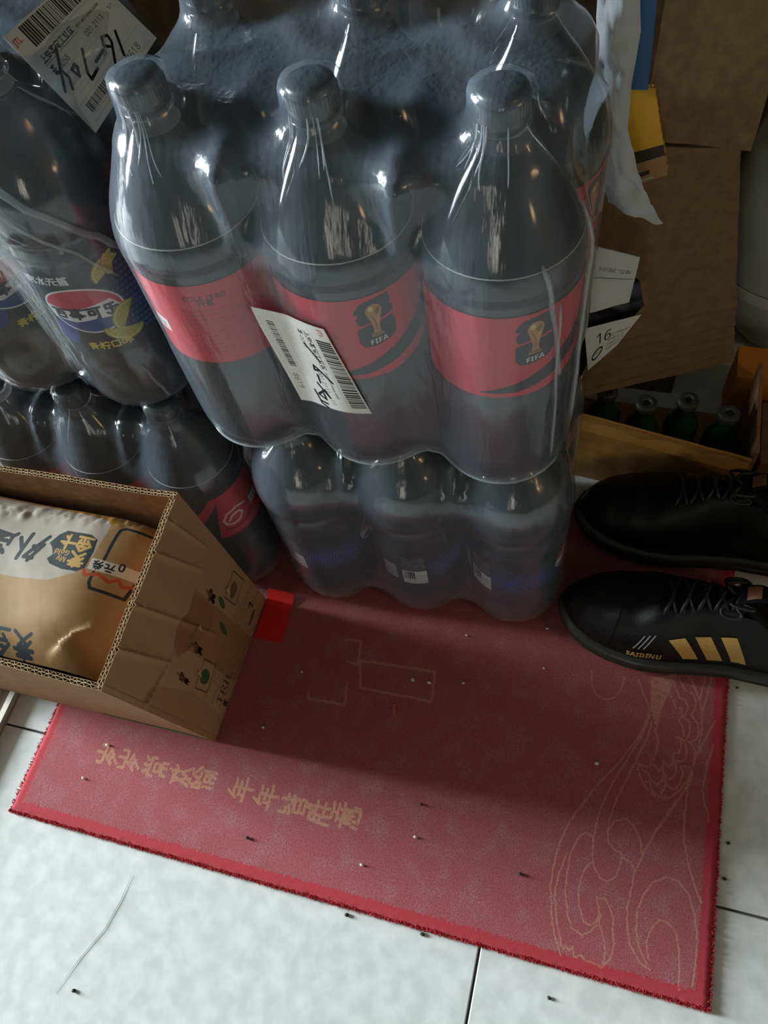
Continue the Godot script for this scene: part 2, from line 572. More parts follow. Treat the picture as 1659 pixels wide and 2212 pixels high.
func film_mesh(f: Film, cell: float, bottom: float) -> ArrayMesh:
	var lo := Vector3(1e9, bottom, 1e9)
	var hi := Vector3(-1e9, Film.H + 0.009, -1e9)
	for s in f.spots:
		lo.x = minf(lo.x, s.x - 0.064)
		hi.x = maxf(hi.x, s.x + 0.070)
		lo.z = minf(lo.z, s.y - 0.064)
		hi.z = maxf(hi.z, s.y + 0.064)
	var n := Vector3i(((hi - lo) / cell).ceil()) + Vector3i.ONE
	var val := PackedFloat32Array()
	val.resize(n.x * n.y * n.z)
	# far or deep points need no field: walk x with sphere-tracing style skips
	for iy in n.y:
		for iz in n.z:
			var ix := 0
			while ix < n.x:
				var d := f.sd(lo + Vector3(ix, iy, iz) * cell)
				var skip := maxi(1, int(absf(d) * 0.4 / cell) - 2)
				for s in skip:
					if ix + s < n.x: val[(iy * n.z + iz) * n.x + ix + s] = d
				ix += skip
	var id := PackedInt32Array()
	id.resize(val.size())
	id.fill(-1)
	var b := MB.new()
	var sx := 1
	var sz := n.x
	var sy := n.x * n.z
	var corner := [0, sx, sz, sx + sz, sy, sy + sx, sy + sz, sy + sx + sz]
	var edges := [[0, 1], [2, 3], [4, 5], [6, 7], [0, 2], [1, 3], [4, 6], [5, 7], [0, 4], [1, 5], [2, 6], [3, 7]]
	var cp := [Vector3(0, 0, 0), Vector3(1, 0, 0), Vector3(0, 0, 1), Vector3(1, 0, 1), Vector3(0, 1, 0), Vector3(1, 1, 0), Vector3(0, 1, 1), Vector3(1, 1, 1)]
	for iy in n.y - 1:
		for iz in n.z - 1:
			for ix in n.x - 1:
				var c := iy * sy + iz * sz + ix
				var m := 0
				for k in 8:
					if val[c + corner[k]] < 0.0: m += 1
				if m == 0 or m == 8: continue
				var p := Vector3.ZERO
				var cnt := 0
				for e in edges:
					var va := val[c + corner[e[0]]]
					var vb := val[c + corner[e[1]]]
					if (va < 0.0) != (vb < 0.0):
						p += cp[e[0]].lerp(cp[e[1]], va / (va - vb))
						cnt += 1
				var q := lo + (Vector3(ix, iy, iz) + p / cnt) * cell
				id[c] = b.v(q)
	for iy in range(1, n.y - 1):
		for iz in range(1, n.z - 1):
			for ix in range(1, n.x - 1):
				var c := iy * sy + iz * sz + ix
				var a := val[c] < 0.0
				if a != (val[c + sx] < 0.0): face(b, id, [c, c - sy, c - sy - sz, c - sz], a)
				if a != (val[c + sz] < 0.0): face(b, id, [c, c - sx, c - sx - sy, c - sy], a)
				if a != (val[c + sy] < 0.0): face(b, id, [c, c - sz, c - sz - sx, c - sx], a)
	return b.done()

func face(b: MB, id: PackedInt32Array, c: Array, flip: bool) -> void:
	for k in c:
		if id[k] < 0: return
	if flip: b.quad(id[c[0]], id[c[1]], id[c[2]], id[c[3]])
	else: b.quad(id[c[3]], id[c[2]], id[c[1]], id[c[0]])

# the film's welded hem: runs along the foot of the front, from side to side
func hem_points(f: Film, y: float, x0: float, x1: float, lift: float) -> Array:
	var pts := []
	for i in 61:
		var x := lerpf(x0, x1, i / 60.0)
		var p := Vector3(x, y, 0.075)
		for k in 60:
			var d := f.sd(p) - lift
			p.z -= d * 0.7
			if d < 0.0003: break
		if p.z > -0.2: pts.append(p)
	return pts

# ------------------------------------------------------------------ artwork of the printed things
func han(p: Pic, key: String, o: Vector2, size: float, w: float, c: Color, turn := 0.0, slant := 0.0) -> void:
	p.glyph(HAN[key], o, Vector2(size, 0).rotated(turn), Vector2(-slant * size, size).rotated(turn), w, c)

func cola_label_print() -> Image:
	var red := Color8(206, 32, 44)
	var black := Color8(22, 20, 20)
	var p := Pic.new(1696, 385, red)
	# sweeping dark band and the dark ground under it
	for cx in [848.0]:
		p.poly(PackedVector2Array([Vector2(cx - 190, 360), Vector2(cx - 60, 315), Vector2(cx + 60, 262), Vector2(cx + 180, 190), Vector2(cx + 290, 100), Vector2(cx + 380, 0), Vector2(cx + 520, 0), Vector2(cx + 470, 70), Vector2(cx + 350, 180), Vector2(cx + 200, 280), Vector2(cx + 60, 335), Vector2(cx - 60, 362), Vector2(cx - 190, 366)]), black)
		p.poly(PackedVector2Array([Vector2(cx + 40, 386), Vector2(cx + 180, 350), Vector2(cx + 330, 280), Vector2(cx + 450, 180), Vector2(cx + 540, 70), Vector2(cx + 560, 30), Vector2(cx + 470, 386)]), black)
		# brush-stroke emblem with the gold cup
		p.poly(PackedVector2Array([Vector2(cx - 69, 53), Vector2(cx - 44, 24), Vector2(cx + 18, 14), Vector2(cx + 55, 12), Vector2(cx + 63, 45), Vector2(cx + 58, 67), Vector2(cx + 70, 74), Vector2(cx + 67, 100), Vector2(cx + 18, 112), Vector2(cx - 35, 121), Vector2(cx - 62, 123), Vector2(cx - 69, 93), Vector2(cx - 58, 72), Vector2(cx - 72, 68)]), black)
		p.poly(PackedVector2Array([Vector2(cx - 67, 137), Vector2(cx - 26, 125), Vector2(cx + 26, 121), Vector2(cx + 67, 112), Vector2(cx + 65, 133), Vector2(cx + 72, 146), Vector2(cx + 70, 199), Vector2(cx + 44, 220), Vector2(cx - 18, 232), Vector2(cx - 55, 227), Vector2(cx - 69, 203), Vector2(cx - 70, 159)]), black)
		var gold := Color8(190, 140, 62)
		p.disc(Vector2(cx - 2, 70), 30, 30, gold)
		p.poly(PackedVector2Array([Vector2(cx - 31, 75), Vector2(cx - 19, 111), Vector2(cx - 11, 146), Vector2(cx - 14, 169), Vector2(cx + 14, 169), Vector2(cx + 11, 146), Vector2(cx + 18, 111), Vector2(cx + 27, 75)]), gold)
		p.poly(PackedVector2Array([Vector2(cx - 21, 169), Vector2(cx + 19, 169), Vector2(cx + 25, 186), Vector2(cx - 26, 186)]), Color8(150, 112, 56))
		p.disc(Vector2(cx - 12, 60), 9, 12, Color8(232, 196, 120))
		p.disc(Vector2(cx + 11, 72), 9, 16, Color8(132, 92, 36), 0.4)
		p.line(PackedVector2Array([Vector2(cx - 14, 89), Vector2(cx, 119), Vector2(cx - 2, 153)]), 5, Color8(140, 98, 40))
		p.line(PackedVector2Array([Vector2(cx + 12, 93), Vector2(cx + 5, 128)]), 4, Color8(226, 184, 104))
		p.rect(cx - 22, 174, 44, 3, Color8(96, 74, 36))
		p.text("FIFA", Vector2(cx - 33, 211), 32, Color8(225, 225, 222), -0.06, true, 1.0)
	# back panel: heading and ingredient print
	p.text("COLA ZERO", Vector2(120, 60), 30, Color8(70, 22, 24), 0, true)
	han(p, "wu", Vector2(170, 70), 26, 4, Color8(70, 22, 24))
	han(p, "tang", Vector2(202, 70), 26, 4, Color8(70, 22, 24))
	for k in 11:
		p.small_print(90, 112 + k * 21, 190 + 40 * sin(k * 2.1), 11, 40 + k, Color8(96, 26, 30))
	for k in 9:
		p.small_print(330, 60 + k * 22, 70, 11, 70 + k, Color8(96, 26, 30))
	# white swirl and a small white box on the other side
	p.line(PackedVector2Array([Vector2(1420, 250), Vector2(1450, 215), Vector2(1500, 210), Vector2(1520, 240), Vector2(1490, 280), Vector2(1440, 290), Vector2(1400, 270), Vector2(1390, 225), Vector2(1425, 180), Vector2(1500, 165), Vector2(1560, 190)]), 15, Color8(215, 212, 208))
	p.line(PackedVector2Array([Vector2(1380, 310), Vector2(1440, 330), Vector2(1530, 320), Vector2(1580, 280)]), 10, black)
	p.poly(PackedVector2Array([Vector2(1600, 200), Vector2(1684, 200), Vector2(1684, 262), Vector2(1600, 262)]), Color8(224, 222, 218))
	p.text("810", Vector2(1614, 234), 30, Color8(60, 40, 40), 0, true)
	p.small_print(1612, 242, 58, 9, 5, Color8(90, 60, 60))
	for k in 4: p.small_print(1600, 110 + k * 20, 84, 9, 60 + k, Color8(110, 24, 30))
	return p.im

func lime(p: Pic, c: Vector2, r: float, turn: float) -> void:
	# a wedge: rind, pith, flesh with segment lines
	var q := [PackedVector2Array(), PackedVector2Array(), PackedVector2Array()]
	for k in 17:
		var a := PI * k / 16
		for s in 3:
			q[s].append(c + Vector2(cos(a) * r * [1.0, 0.92, 0.84][s], sin(a) * r * [0.8, 0.72, 0.62][s]).rotated(turn))
	p.poly(q[0], Color8(150, 150, 30))
	p.poly(q[1], Color8(214, 208, 120))
	p.poly(q[2], Color8(176, 172, 52))
	for k in range(1, 6):
		var a := PI * k / 6
		p.line(PackedVector2Array([c, c + Vector2(cos(a) * r * 0.8, sin(a) * r * 0.6).rotated(turn)]), 2.5, Color8(206, 200, 110))

func globe(p: Pic, c: Vector2, rx: float, ry: float) -> void:
	p.disc(c, rx + 7, ry + 7, Color8(222, 224, 226), 0.18, 48)
	p.disc(c, rx, ry, Color8(196, 42, 48), 0.18, 48)
	# blue lower part and white wave
	var low := PackedVector2Array()
	for k in 33:
		var a := PI * k / 32
		low.append(c + Vector2(cos(a) * rx, sin(a) * ry).rotated(0.18))
	low.append(c + Vector2(-rx, -ry * 0.05).rotated(0.18))
	p.poly(low, Color8(40, 62, 140))
	p.poly(PackedVector2Array([c + Vector2(-rx, -ry * 0.32), c + Vector2(-rx * 0.4, -ry * 0.12), c + Vector2(rx * 0.2, -ry * 0.2), c + Vector2(rx * 0.75, -ry * 0.3), c + Vector2(rx * 1.0, ry * 0.25), c + Vector2(rx * 0.8, ry * 0.52), c + Vector2(rx * 0.2, ry * 0.4), c + Vector2(-rx * 0.4, ry * 0.5), c + Vector2(-rx * 0.95, ry * 0.3)]), Color8(226, 228, 230))

func lime_label_print() -> Image:
	var ink := Color8(20, 22, 28)
	var p := Pic.new(1356, 440, ink)
	var blue := Color8(46, 70, 160)
	for b in [Vector2(930, 130), Vector2(560, 330), Vector2(1010, 250), Vector2(380, 160)]:
		p.disc(b, 46, 62, Color8(36, 54, 138), 0.5)
	for j in 15:
		for i in 46:
			var q := Vector2(330 + i * 17 + (j % 2) * 8, 60 + j * 22)
			var d := absf(q.x - 880 - sin(q.y * 0.015) * 30) / 150.0 if q.x > 640 else absf(q.x - 430) / 110.0
			if d < 1.0: p.disc(q, 7.5 * (1.0 - d) + 1.5, 7.5 * (1.0 - d) + 1.5, blue, 0.0, 8)
	for o in [0]:
		globe(p, Vector2(678, 220), 128, 96)
		var dark := Color8(28, 30, 44)
		for k in 4:
			han(p, ["bai", "shi", "ke", "le"][k], Vector2(566 + k * 57, 200 + k * 2), 50, 10, dark, 0.06)
		var white := Color8(214, 216, 218)
		han(p, "qing", Vector2(520, 66), 34, 6, white)
		for k in 4:
			han(p, ["qi", "shui", "wu", "tang"][k], Vector2(536 + k * 38, 62), 33, 6, white)
		lime(p, Vector2(812, 90), 62, 2.6)
		lime(p, Vector2(838, 70), 48, 1.9)
		lime(p, Vector2(800, 290), 66, 2.2)
		lime(p, Vector2(770, 330), 70, 0.3)
		lime(p, Vector2(930, 90), 60, 0.9)
		var yl := Color8(214, 196, 40)
		for k in 4: han(p, ["qing", "ning", "kou", "wei"][k], Vector2(620 + k * 40, 372), 34, 6, yl)
		for k in 5: han(p, ["ke", "le", "xing", "qi", "shui"][k], Vector2(905 + k * 30, 300), 26, 4, white)
		for k in 3: han(p, ["jing", "han", "liang"][k], Vector2(905 + k * 30, 336), 26, 4, white)
		p.text(":2", Vector2(998, 360), 34, white)
		han(p, "litre", Vector2(1034, 336), 26, 4, white)
	for k in 14: p.small_print(90, 70 + k * 22, 190, 11, 90 + k, Color8(150, 152, 158))
	return p.im

func blue_label_print() -> Image:
	var p := Pic.new(1356, 300, Color8(20, 22, 30))
	var blue := Color8(88, 122, 246)
	for c in [Vector2(630, 150), Vector2(770, 150)]:
		for ring in 7:
			var r := 18.0 + ring * 13
			for k in int(r * 0.5):
				var a := TAU * k / int(r * 0.5)
				p.disc(c + Vector2(cos(a), sin(a)) * r, 4.2 - ring * 0.35, 4.2 - ring * 0.35, blue, 0.0, 6)
		p.disc(c, 20, 20, Color8(38, 58, 150))
	globe(p, Vector2(925, 120), 74, 70)
	var white := Color8(205, 206, 208)
	for k in 9: p.small_print(430, 34 + k * 12, 100, 7, 20 + k, white)
	p.rect(424, 150, 112, 120, white)
	p.barcode(430, 156, 50, 70, 9, Color8(24, 26, 34), 2)
	p.text("PBG", Vector2(434, 174), 26, Color8(30, 32, 40), 0, true)
	for k in 6: p.small_print(430, 184 + k * 14, 100, 8, 44 + k, Color8(40, 42, 52))
	p.rect(330, 120, 66, 130, Color8(150, 152, 156))
	for k in 9: p.small_print(336, 128 + k * 13, 54, 7, 64 + k, Color8(60, 62, 70))
	return p.im

func parcel_print(hand: Array, code: String, pages: String) -> Image:
	var ink := Color8(52, 54, 54)
	var p := Pic.new(640, 480, Color8(214, 214, 210))
	# carrier's red mark, barcode, address, sorting code
	p.text("JTL", Vector2(16, 44), 36, Color8(190, 62, 54), 0, true)
	p.small_print(18, 52, 56, 8, 3, Color8(200, 110, 100))
	p.barcode(96, 10, 500, 96, 12, ink, 4)
	p.small_print(60, 116, 500, 10, 13, Color8(130, 130, 128))
	var a := ["shang", "hai", "jia", "ding", "gong", "ye", "qu"]
	for k in 7: han(p, a[k], Vector2(60 + k * 38, 138), 34, 5, ink)
	p.rect(60, 178, 270, 3, Color8(120, 120, 118))
	p.text("0571 4851 63668 62669", Vector2(344, 164), 18, ink, 0, true)
	han(p, "jia", Vector2(66, 190), 30, 4, ink)
	p.text("-0058", Vector2(98, 216), 38, ink)
	p.text("001 2111", Vector2(350, 214), 38, ink)
	p.text(pages, Vector2(556, 214), 30, ink)
	for k in 6: p.small_print(50, 236 + k * 20, 400 - 40 * (k % 3), 10, 20 + k, Color8(158, 158, 155))
	p.barcode(70, 384, 300, 42, 31, ink, 3)
	p.small_print(80, 430, 270, 9, 32, Color8(110, 110, 108))
	p.text(code, Vector2(424, 424), 52, Color8(90, 92, 92))
	p.small_print(40, 452, 560, 8, 33, Color8(150, 150, 148))
	p.rect(30, 368, 580, 2, Color8(170, 170, 168))
	for s in hand:
		var q := PackedVector2Array()
		for k in range(0, s.size(), 2): q.append(Vector2(s[k], s[k + 1]))
		p.line(q, 15, Color8(24, 22, 34))
	return p.im

func bag_print() -> Image:
	# 1200 px = 0.30 m wide, 760 px = 0.19 m deep; letters stand with their heads towards the viewer
	var p := Pic.new(1200, 760, Color8(160, 126, 84))
	var white := Color8(164, 154, 142)
	var ink := Color8(38, 44, 46)
	# pale banner with a rounded end and a torn-looking ochre edge
	p.poly(PackedVector2Array([Vector2(1200, 310), Vector2(560, 310), Vector2(420, 320), Vector2(330, 370), Vector2(290, 450), Vector2(285, 560), Vector2(300, 620), Vector2(330, 640), Vector2(700, 640), Vector2(1200, 640)]), white)
	p.poly(PackedVector2Array([Vector2(285, 600), Vector2(288, 640), Vector2(420, 660), Vector2(560, 700), Vector2(560, 650), Vector2(420, 640), Vector2(330, 628)]), Color8(160, 116, 46))
	# black badge with a bite, gold letters
	var badge := PackedVector2Array()
	for q in [Vector2(350, 400), Vector2(385, 372), Vector2(470, 368), Vector2(550, 385), Vector2(580, 410), Vector2(560, 440), Vector2(585, 480), Vector2(610, 500), Vector2(580, 560), Vector2(545, 590), Vector2(400, 592), Vector2(355, 570), Vector2(345, 500)]:
		badge.append(Vector2(296 + (q.x - 345) * 0.72, 376 + (q.y - 368) * 0.72))
	p.poly(badge, ink)
	var gold := Color8(176, 140, 74)
	han(p, "mai", Vector2(316, 394), 60, 11, gold)
	han(p, "jin", Vector2(316, 460), 60, 11, gold)
	han(p, "ka", Vector2(382, 460), 60, 11, gold)
	p.text("My", Vector2(386, 416), 30, gold, 0, true)
	p.text("Gold", Vector2(384, 444), 30, gold, 0, true)
	han(p, "wai", Vector2(516, 384), 112, 17, ink, 0, 0.15)
	han(p, "song", Vector2(650, 384), 112, 17, ink, 0, 0.15)
	han(p, "mai", Vector2(388, 40), 80, 13, Color8(52, 62, 66))
	han(p, "jin", Vector2(490, 38), 80, 13, Color8(52, 62, 66))
	for k in 2: p.small_print(420, 606 + k * 14, 760, 9, 12 + k, Color8(110, 98, 88))
	# outline of a phone with the coupon strip across it
	for q in [[Vector2(130, 330), Vector2(250, 330), Vector2(262, 352), Vector2(262, 392)], [Vector2(118, 392), Vector2(130, 330)], [Vector2(100, 452), Vector2(100, 590), Vector2(112, 604), Vector2(232, 604), Vector2(246, 590), Vector2(246, 452)]]:
		p.line(PackedVector2Array(q), 12, ink)
	p.poly(PackedVector2Array([Vector2(108, 404), Vector2(290, 400), Vector2(290, 446), Vector2(108, 450)]), Color8(206, 198, 186))
	p.text("0", Vector2(164, 442), 46, ink, 0, true)
	han(p, "yuan", Vector2(198, 406), 34, 6, ink)
	han(p, "quan", Vector2(242, 406), 34, 6, ink)
	p.line(PackedVector2Array([Vector2(112, 386), Vector2(150, 372), Vector2(170, 392), Vector2(200, 372), Vector2(240, 390), Vector2(290, 374), Vector2(300, 392)]), 13, Color8(176, 74, 40))
	for k in 2: p.small_print(90, 626 + k * 16, 180, 9, 72 + k, Color8(110, 84, 60))
	return p.im

func carton_side_print() -> Image:
	# u runs from the front edge to the back edge of the side, v down; 4000 px to the metre
	var card := Color8(164, 130, 98)
	var p := Pic.new(760, 1160, card)
	var r := RandomNumberGenerator.new()
	r.seed = 8
	for k in 500:
		p.disc(Vector2(r.randf() * 760, r.randf() * 1160), r.randf_range(2, 12), r.randf_range(2, 7), card.darkened(r.randf_range(0.0, 0.07)), r.randf() * PI, 8)
	for k in 300:
		p.disc(Vector2(r.randf() * 760, r.randf() * 1160), r.randf_range(1, 5), r.randf_range(1, 30), card.lightened(r.randf_range(0.0, 0.06)), 0, 8)
	# brown parcel tape down the middle of the lower half
	p.poly(PackedVector2Array([Vector2(380, 420), Vector2(520, 400), Vector2(540, 1160), Vector2(300, 1160), Vector2(290, 560)]), Color8(150, 108, 76))
	p.poly(PackedVector2Array([Vector2(0, 300), Vector2(90, 330), Vector2(150, 700), Vector2(120, 1160), Vector2(0, 1160)]), Color8(154, 118, 86))
	# torn patch where a label came off
	p.poly(PackedVector2Array([Vector2(270, 400), Vector2(360, 370), Vector2(420, 420), Vector2(500, 420), Vector2(520, 640), Vector2(440, 680), Vector2(300, 560), Vector2(240, 470)]), Color8(140, 98, 68))
	var ink := Color8(66, 54, 42)
	var green := Color8(58, 84, 46)
	for b in [Vector2(590, 700), Vector2(170, 730)]:
		p.line(PackedVector2Array([b, b + Vector2(130, -10), b + Vector2(140, 130), b + Vector2(10, 140), b]), 5, ink)
	p.disc(Vector2(235, 790), 34, 52, green)
	p.disc(Vector2(650, 760), 40, 40, Color8(110, 84, 60))
	p.disc(Vector2(470, 800), 16, 60, green, 0.2)
	p.disc(Vector2(560, 690), 16, 50, green, 0.2)
	for k in 12: p.small_print(150 + 40 * (k % 4), 860 + k * 24, 480, 14, 200 + k, Color8(96, 76, 56))
	p.text("TRJL", Vector2(160, 1040), 90, ink, 0.0)
	p.text("1", Vector2(640, 1010), 90, ink, 0.0, true)
	p.rect(170, 1090, 26, 60, ink)
	p.rect(580, 1060, 80, 20, ink)
	p.small_print(300, 520, 90, 34, 88, Color8(90, 72, 54))
	return p.im

func mat_print(art: Array, wedge: Array, chars: Array) -> Image:
	# 2 px to the millimetre; x from the left edge, y from the front edge; only the pattern, worn thin
	var w := 1500
	var h := 1020
	var p := Pic.new(w, h, Color(0, 0, 0, 1))
	var on := Color(1, 1, 1, 1)
	var flip := func(a: Array) -> PackedVector2Array:
		var q := PackedVector2Array()
		for k in range(0, a.size(), 2): q.append(Vector2(a[k], a[k + 1]))
		return q
	for a in art: p.line(flip.call(a), 3.6 if a[0] > 900 else 6.0, on)
	p.poly(flip.call(wedge), on)
	var keys := ["sui", "sui", "chang", "huan", "yu", "nian", "nian", "jie", "sheng", "yi"]
	for k in 10:
		# heads of the characters point to the left edge, their right-hand side to the back
		var c := Vector2(chars[k][0], chars[k][1])
		p.glyph(HAN[keys[k]], c + Vector2(-27, -25), Vector2(0, 50), Vector2(54, 0), 7.0, on)
	var n1 := FastNoiseLite.new()
	n1.seed = 3
	n1.frequency = 0.12
	var n2 := FastNoiseLite.new()
	n2.seed = 9
	n2.frequency = 0.014
	n2.fractal_octaves = 4
	var n3 := FastNoiseLite.new()
	n3.seed = 21
	n3.frequency = 0.35
	var wear := n1.get_image(w, h, false, false, false).get_data()
	var dirt := n2.get_image(w, h, false, false, false).get_data()
	var pile := n3.get_image(w, h, false, false, false).get_data()
	var mask := p.im.get_data()
	var out := PackedByteArray()
	out.resize(w * h * 3)
	for y in h:
		for x in w:
			var i := y * w + x
			var f := pile[i] / 255.0
			var d := clampf((dirt[i] / 255.0 - 0.45) * 2.2, 0.0, 1.0)
			var v := 0.86 + 0.28 * f
			var c := Vector3(150, 58, 62) * v
			# trodden dust: greyish, in patches with their own outline
			c = c.lerp(Vector3(152, 116, 118) * v, (0.46 + d * 0.45) * smoothstep(0.25, 0.7, f + 0.25 * (wear[i] / 255.0 - 0.5)) * 1.15)
			# unworn pile along the binding
			var e := mini(mini(x, w - 1 - x), mini(y, h - 1 - y))
			if e < 26 + (wear[i] - 128) * 0.06: c = Vector3(168, 48, 58) * v
			if mask[i * 4] > 128:
				var k := clampf((wear[i] / 255.0 - 0.16) * 4.0, 0.0, 1.0) * (0.30 + 0.35 * f)
				c = c.lerp(Vector3(186, 152, 112), k * (1.25 if x < 900 and y < 260 else 1.0))
			out[i * 3] = int(clampf(c.x, 0, 255))
			out[i * 3 + 1] = int(clampf(c.y, 0, 255))
			out[i * 3 + 2] = int(clampf(c.z, 0, 255))
	return Image.create_from_data(w, h, false, Image.FORMAT_RGB8, out)

# ------------------------------------------------------------------ packs
func pack(f: Film, proto: Node3D, back: Node3D, at: Vector3, turn: float, yaws: Array, names: Array, labels: Array, group: String, film_label: String, cell: float) -> MeshInstance3D:
	f.at = at
	f.turn = turn
	var B := Basis(Vector3.UP, turn)
	for k in f.spots.size():
		var s: Vector2 = f.spots[k]
		var o: Node3D = (proto if k < 3 else back).duplicate()
		o.name = numbered(names[0])
		add_child(o)
		o.position = at + B * Vector3(s.x, 0, s.y)
		o.rotation.y = yaws[k % yaws.size()]
		tag(o, labels[mini(k, labels.size() - 1)], "bottle", group)
	var fm := part("shrink_wrap_film", film_mesh(f, cell, 0.0015), M.film, self)
	fm.position = at
	fm.rotation.y = turn
	tag(fm, film_label, "plastic film", "shrink wrap round the bottle packs")
	return fm

func parcel_label(f: Film, film: Node3D, corners: Array, im: Image, label: String, hug := true) -> void:
	# corners in world space, in reading order; the sheet then settles onto the film
	var inv := Transform3D(Basis(Vector3.UP, f.turn), f.at).affine_inverse()
	var c := []
	for p in corners: c.append(inv * p)
	var g := func(u: float, v: float) -> Vector3:
		var p: Vector3 = c[0].lerp(c[1], u).lerp(c[3].lerp(c[2], u), v)
		if not hug: return p
		var q := f.settle(p, 0.0012)
		q.z = maxf(q.z, 0.0512)
		return q
	var o := part("parcel_label", sheet_mesh(18, 14, g, 0.0003), printed(im, 0.55, 0.4), film, label)

# ------------------------------------------------------------------ shoe
func shoe_hw(s: float, side: float) -> float:
	# half width at s (0 toe .. 1 heel); side +1 is the outer side
	var pts := [0.0, 0.0, 0.02, 0.016, 0.06, 0.029, 0.12, 0.039, 0.2, 0.046, 0.3, 0.050, 0.4, 0.048, 0.52, 0.041, 0.65, 0.036, 0.78, 0.036, 0.88, 0.035, 0.95, 0.028, 0.985, 0.016, 1.0, 0.0]
	for k in range(0, pts.size() - 2, 2):
		if s <= pts[k + 2]:
			var r: float = lerpf(pts[k + 1], pts[k + 3], (s - pts[k]) / (pts[k + 2] - pts[k]))
			return r * (1.0 if side > 0 else 0.95)
	return 0.0

func shoe_up(s: float, t: float, push := 0.0) -> Vector3:
	var L := 0.285
	var hp := [0.0, 0.014, 0.04, 0.034, 0.12, 0.046, 0.25, 0.056, 0.36, 0.072, 0.5, 0.090, 0.62, 0.098, 0.75, 0.080, 0.88, 0.084, 1.0, 0.094]
	var h := 0.03
	for k in range(0, hp.size() - 2, 2):
		if s <= hp[k + 2]:
			h = lerpf(hp[k + 1], hp[k + 3], smoothstep(0.0, 1.0, (s - hp[k]) / (hp[k + 2] - hp[k])))
			break
	var a := PI * t
	var c := cos(a)
	var q := sin(a)
	var hw := shoe_hw(clampf(s, 0.012, 0.988), c) - 0.002
	var z := signf(c) * pow(absf(c), 0.7) * hw * (1.0 - 0.28 * smoothstep(0.3, 0.9, q) * smoothstep(0.25, 0.6, s))
	var y := 0.026 + pow(q, 0.75) * h
	var out := Vector3(0, q, c).normalized() * push
	return Vector3(s * L, y, z) + out

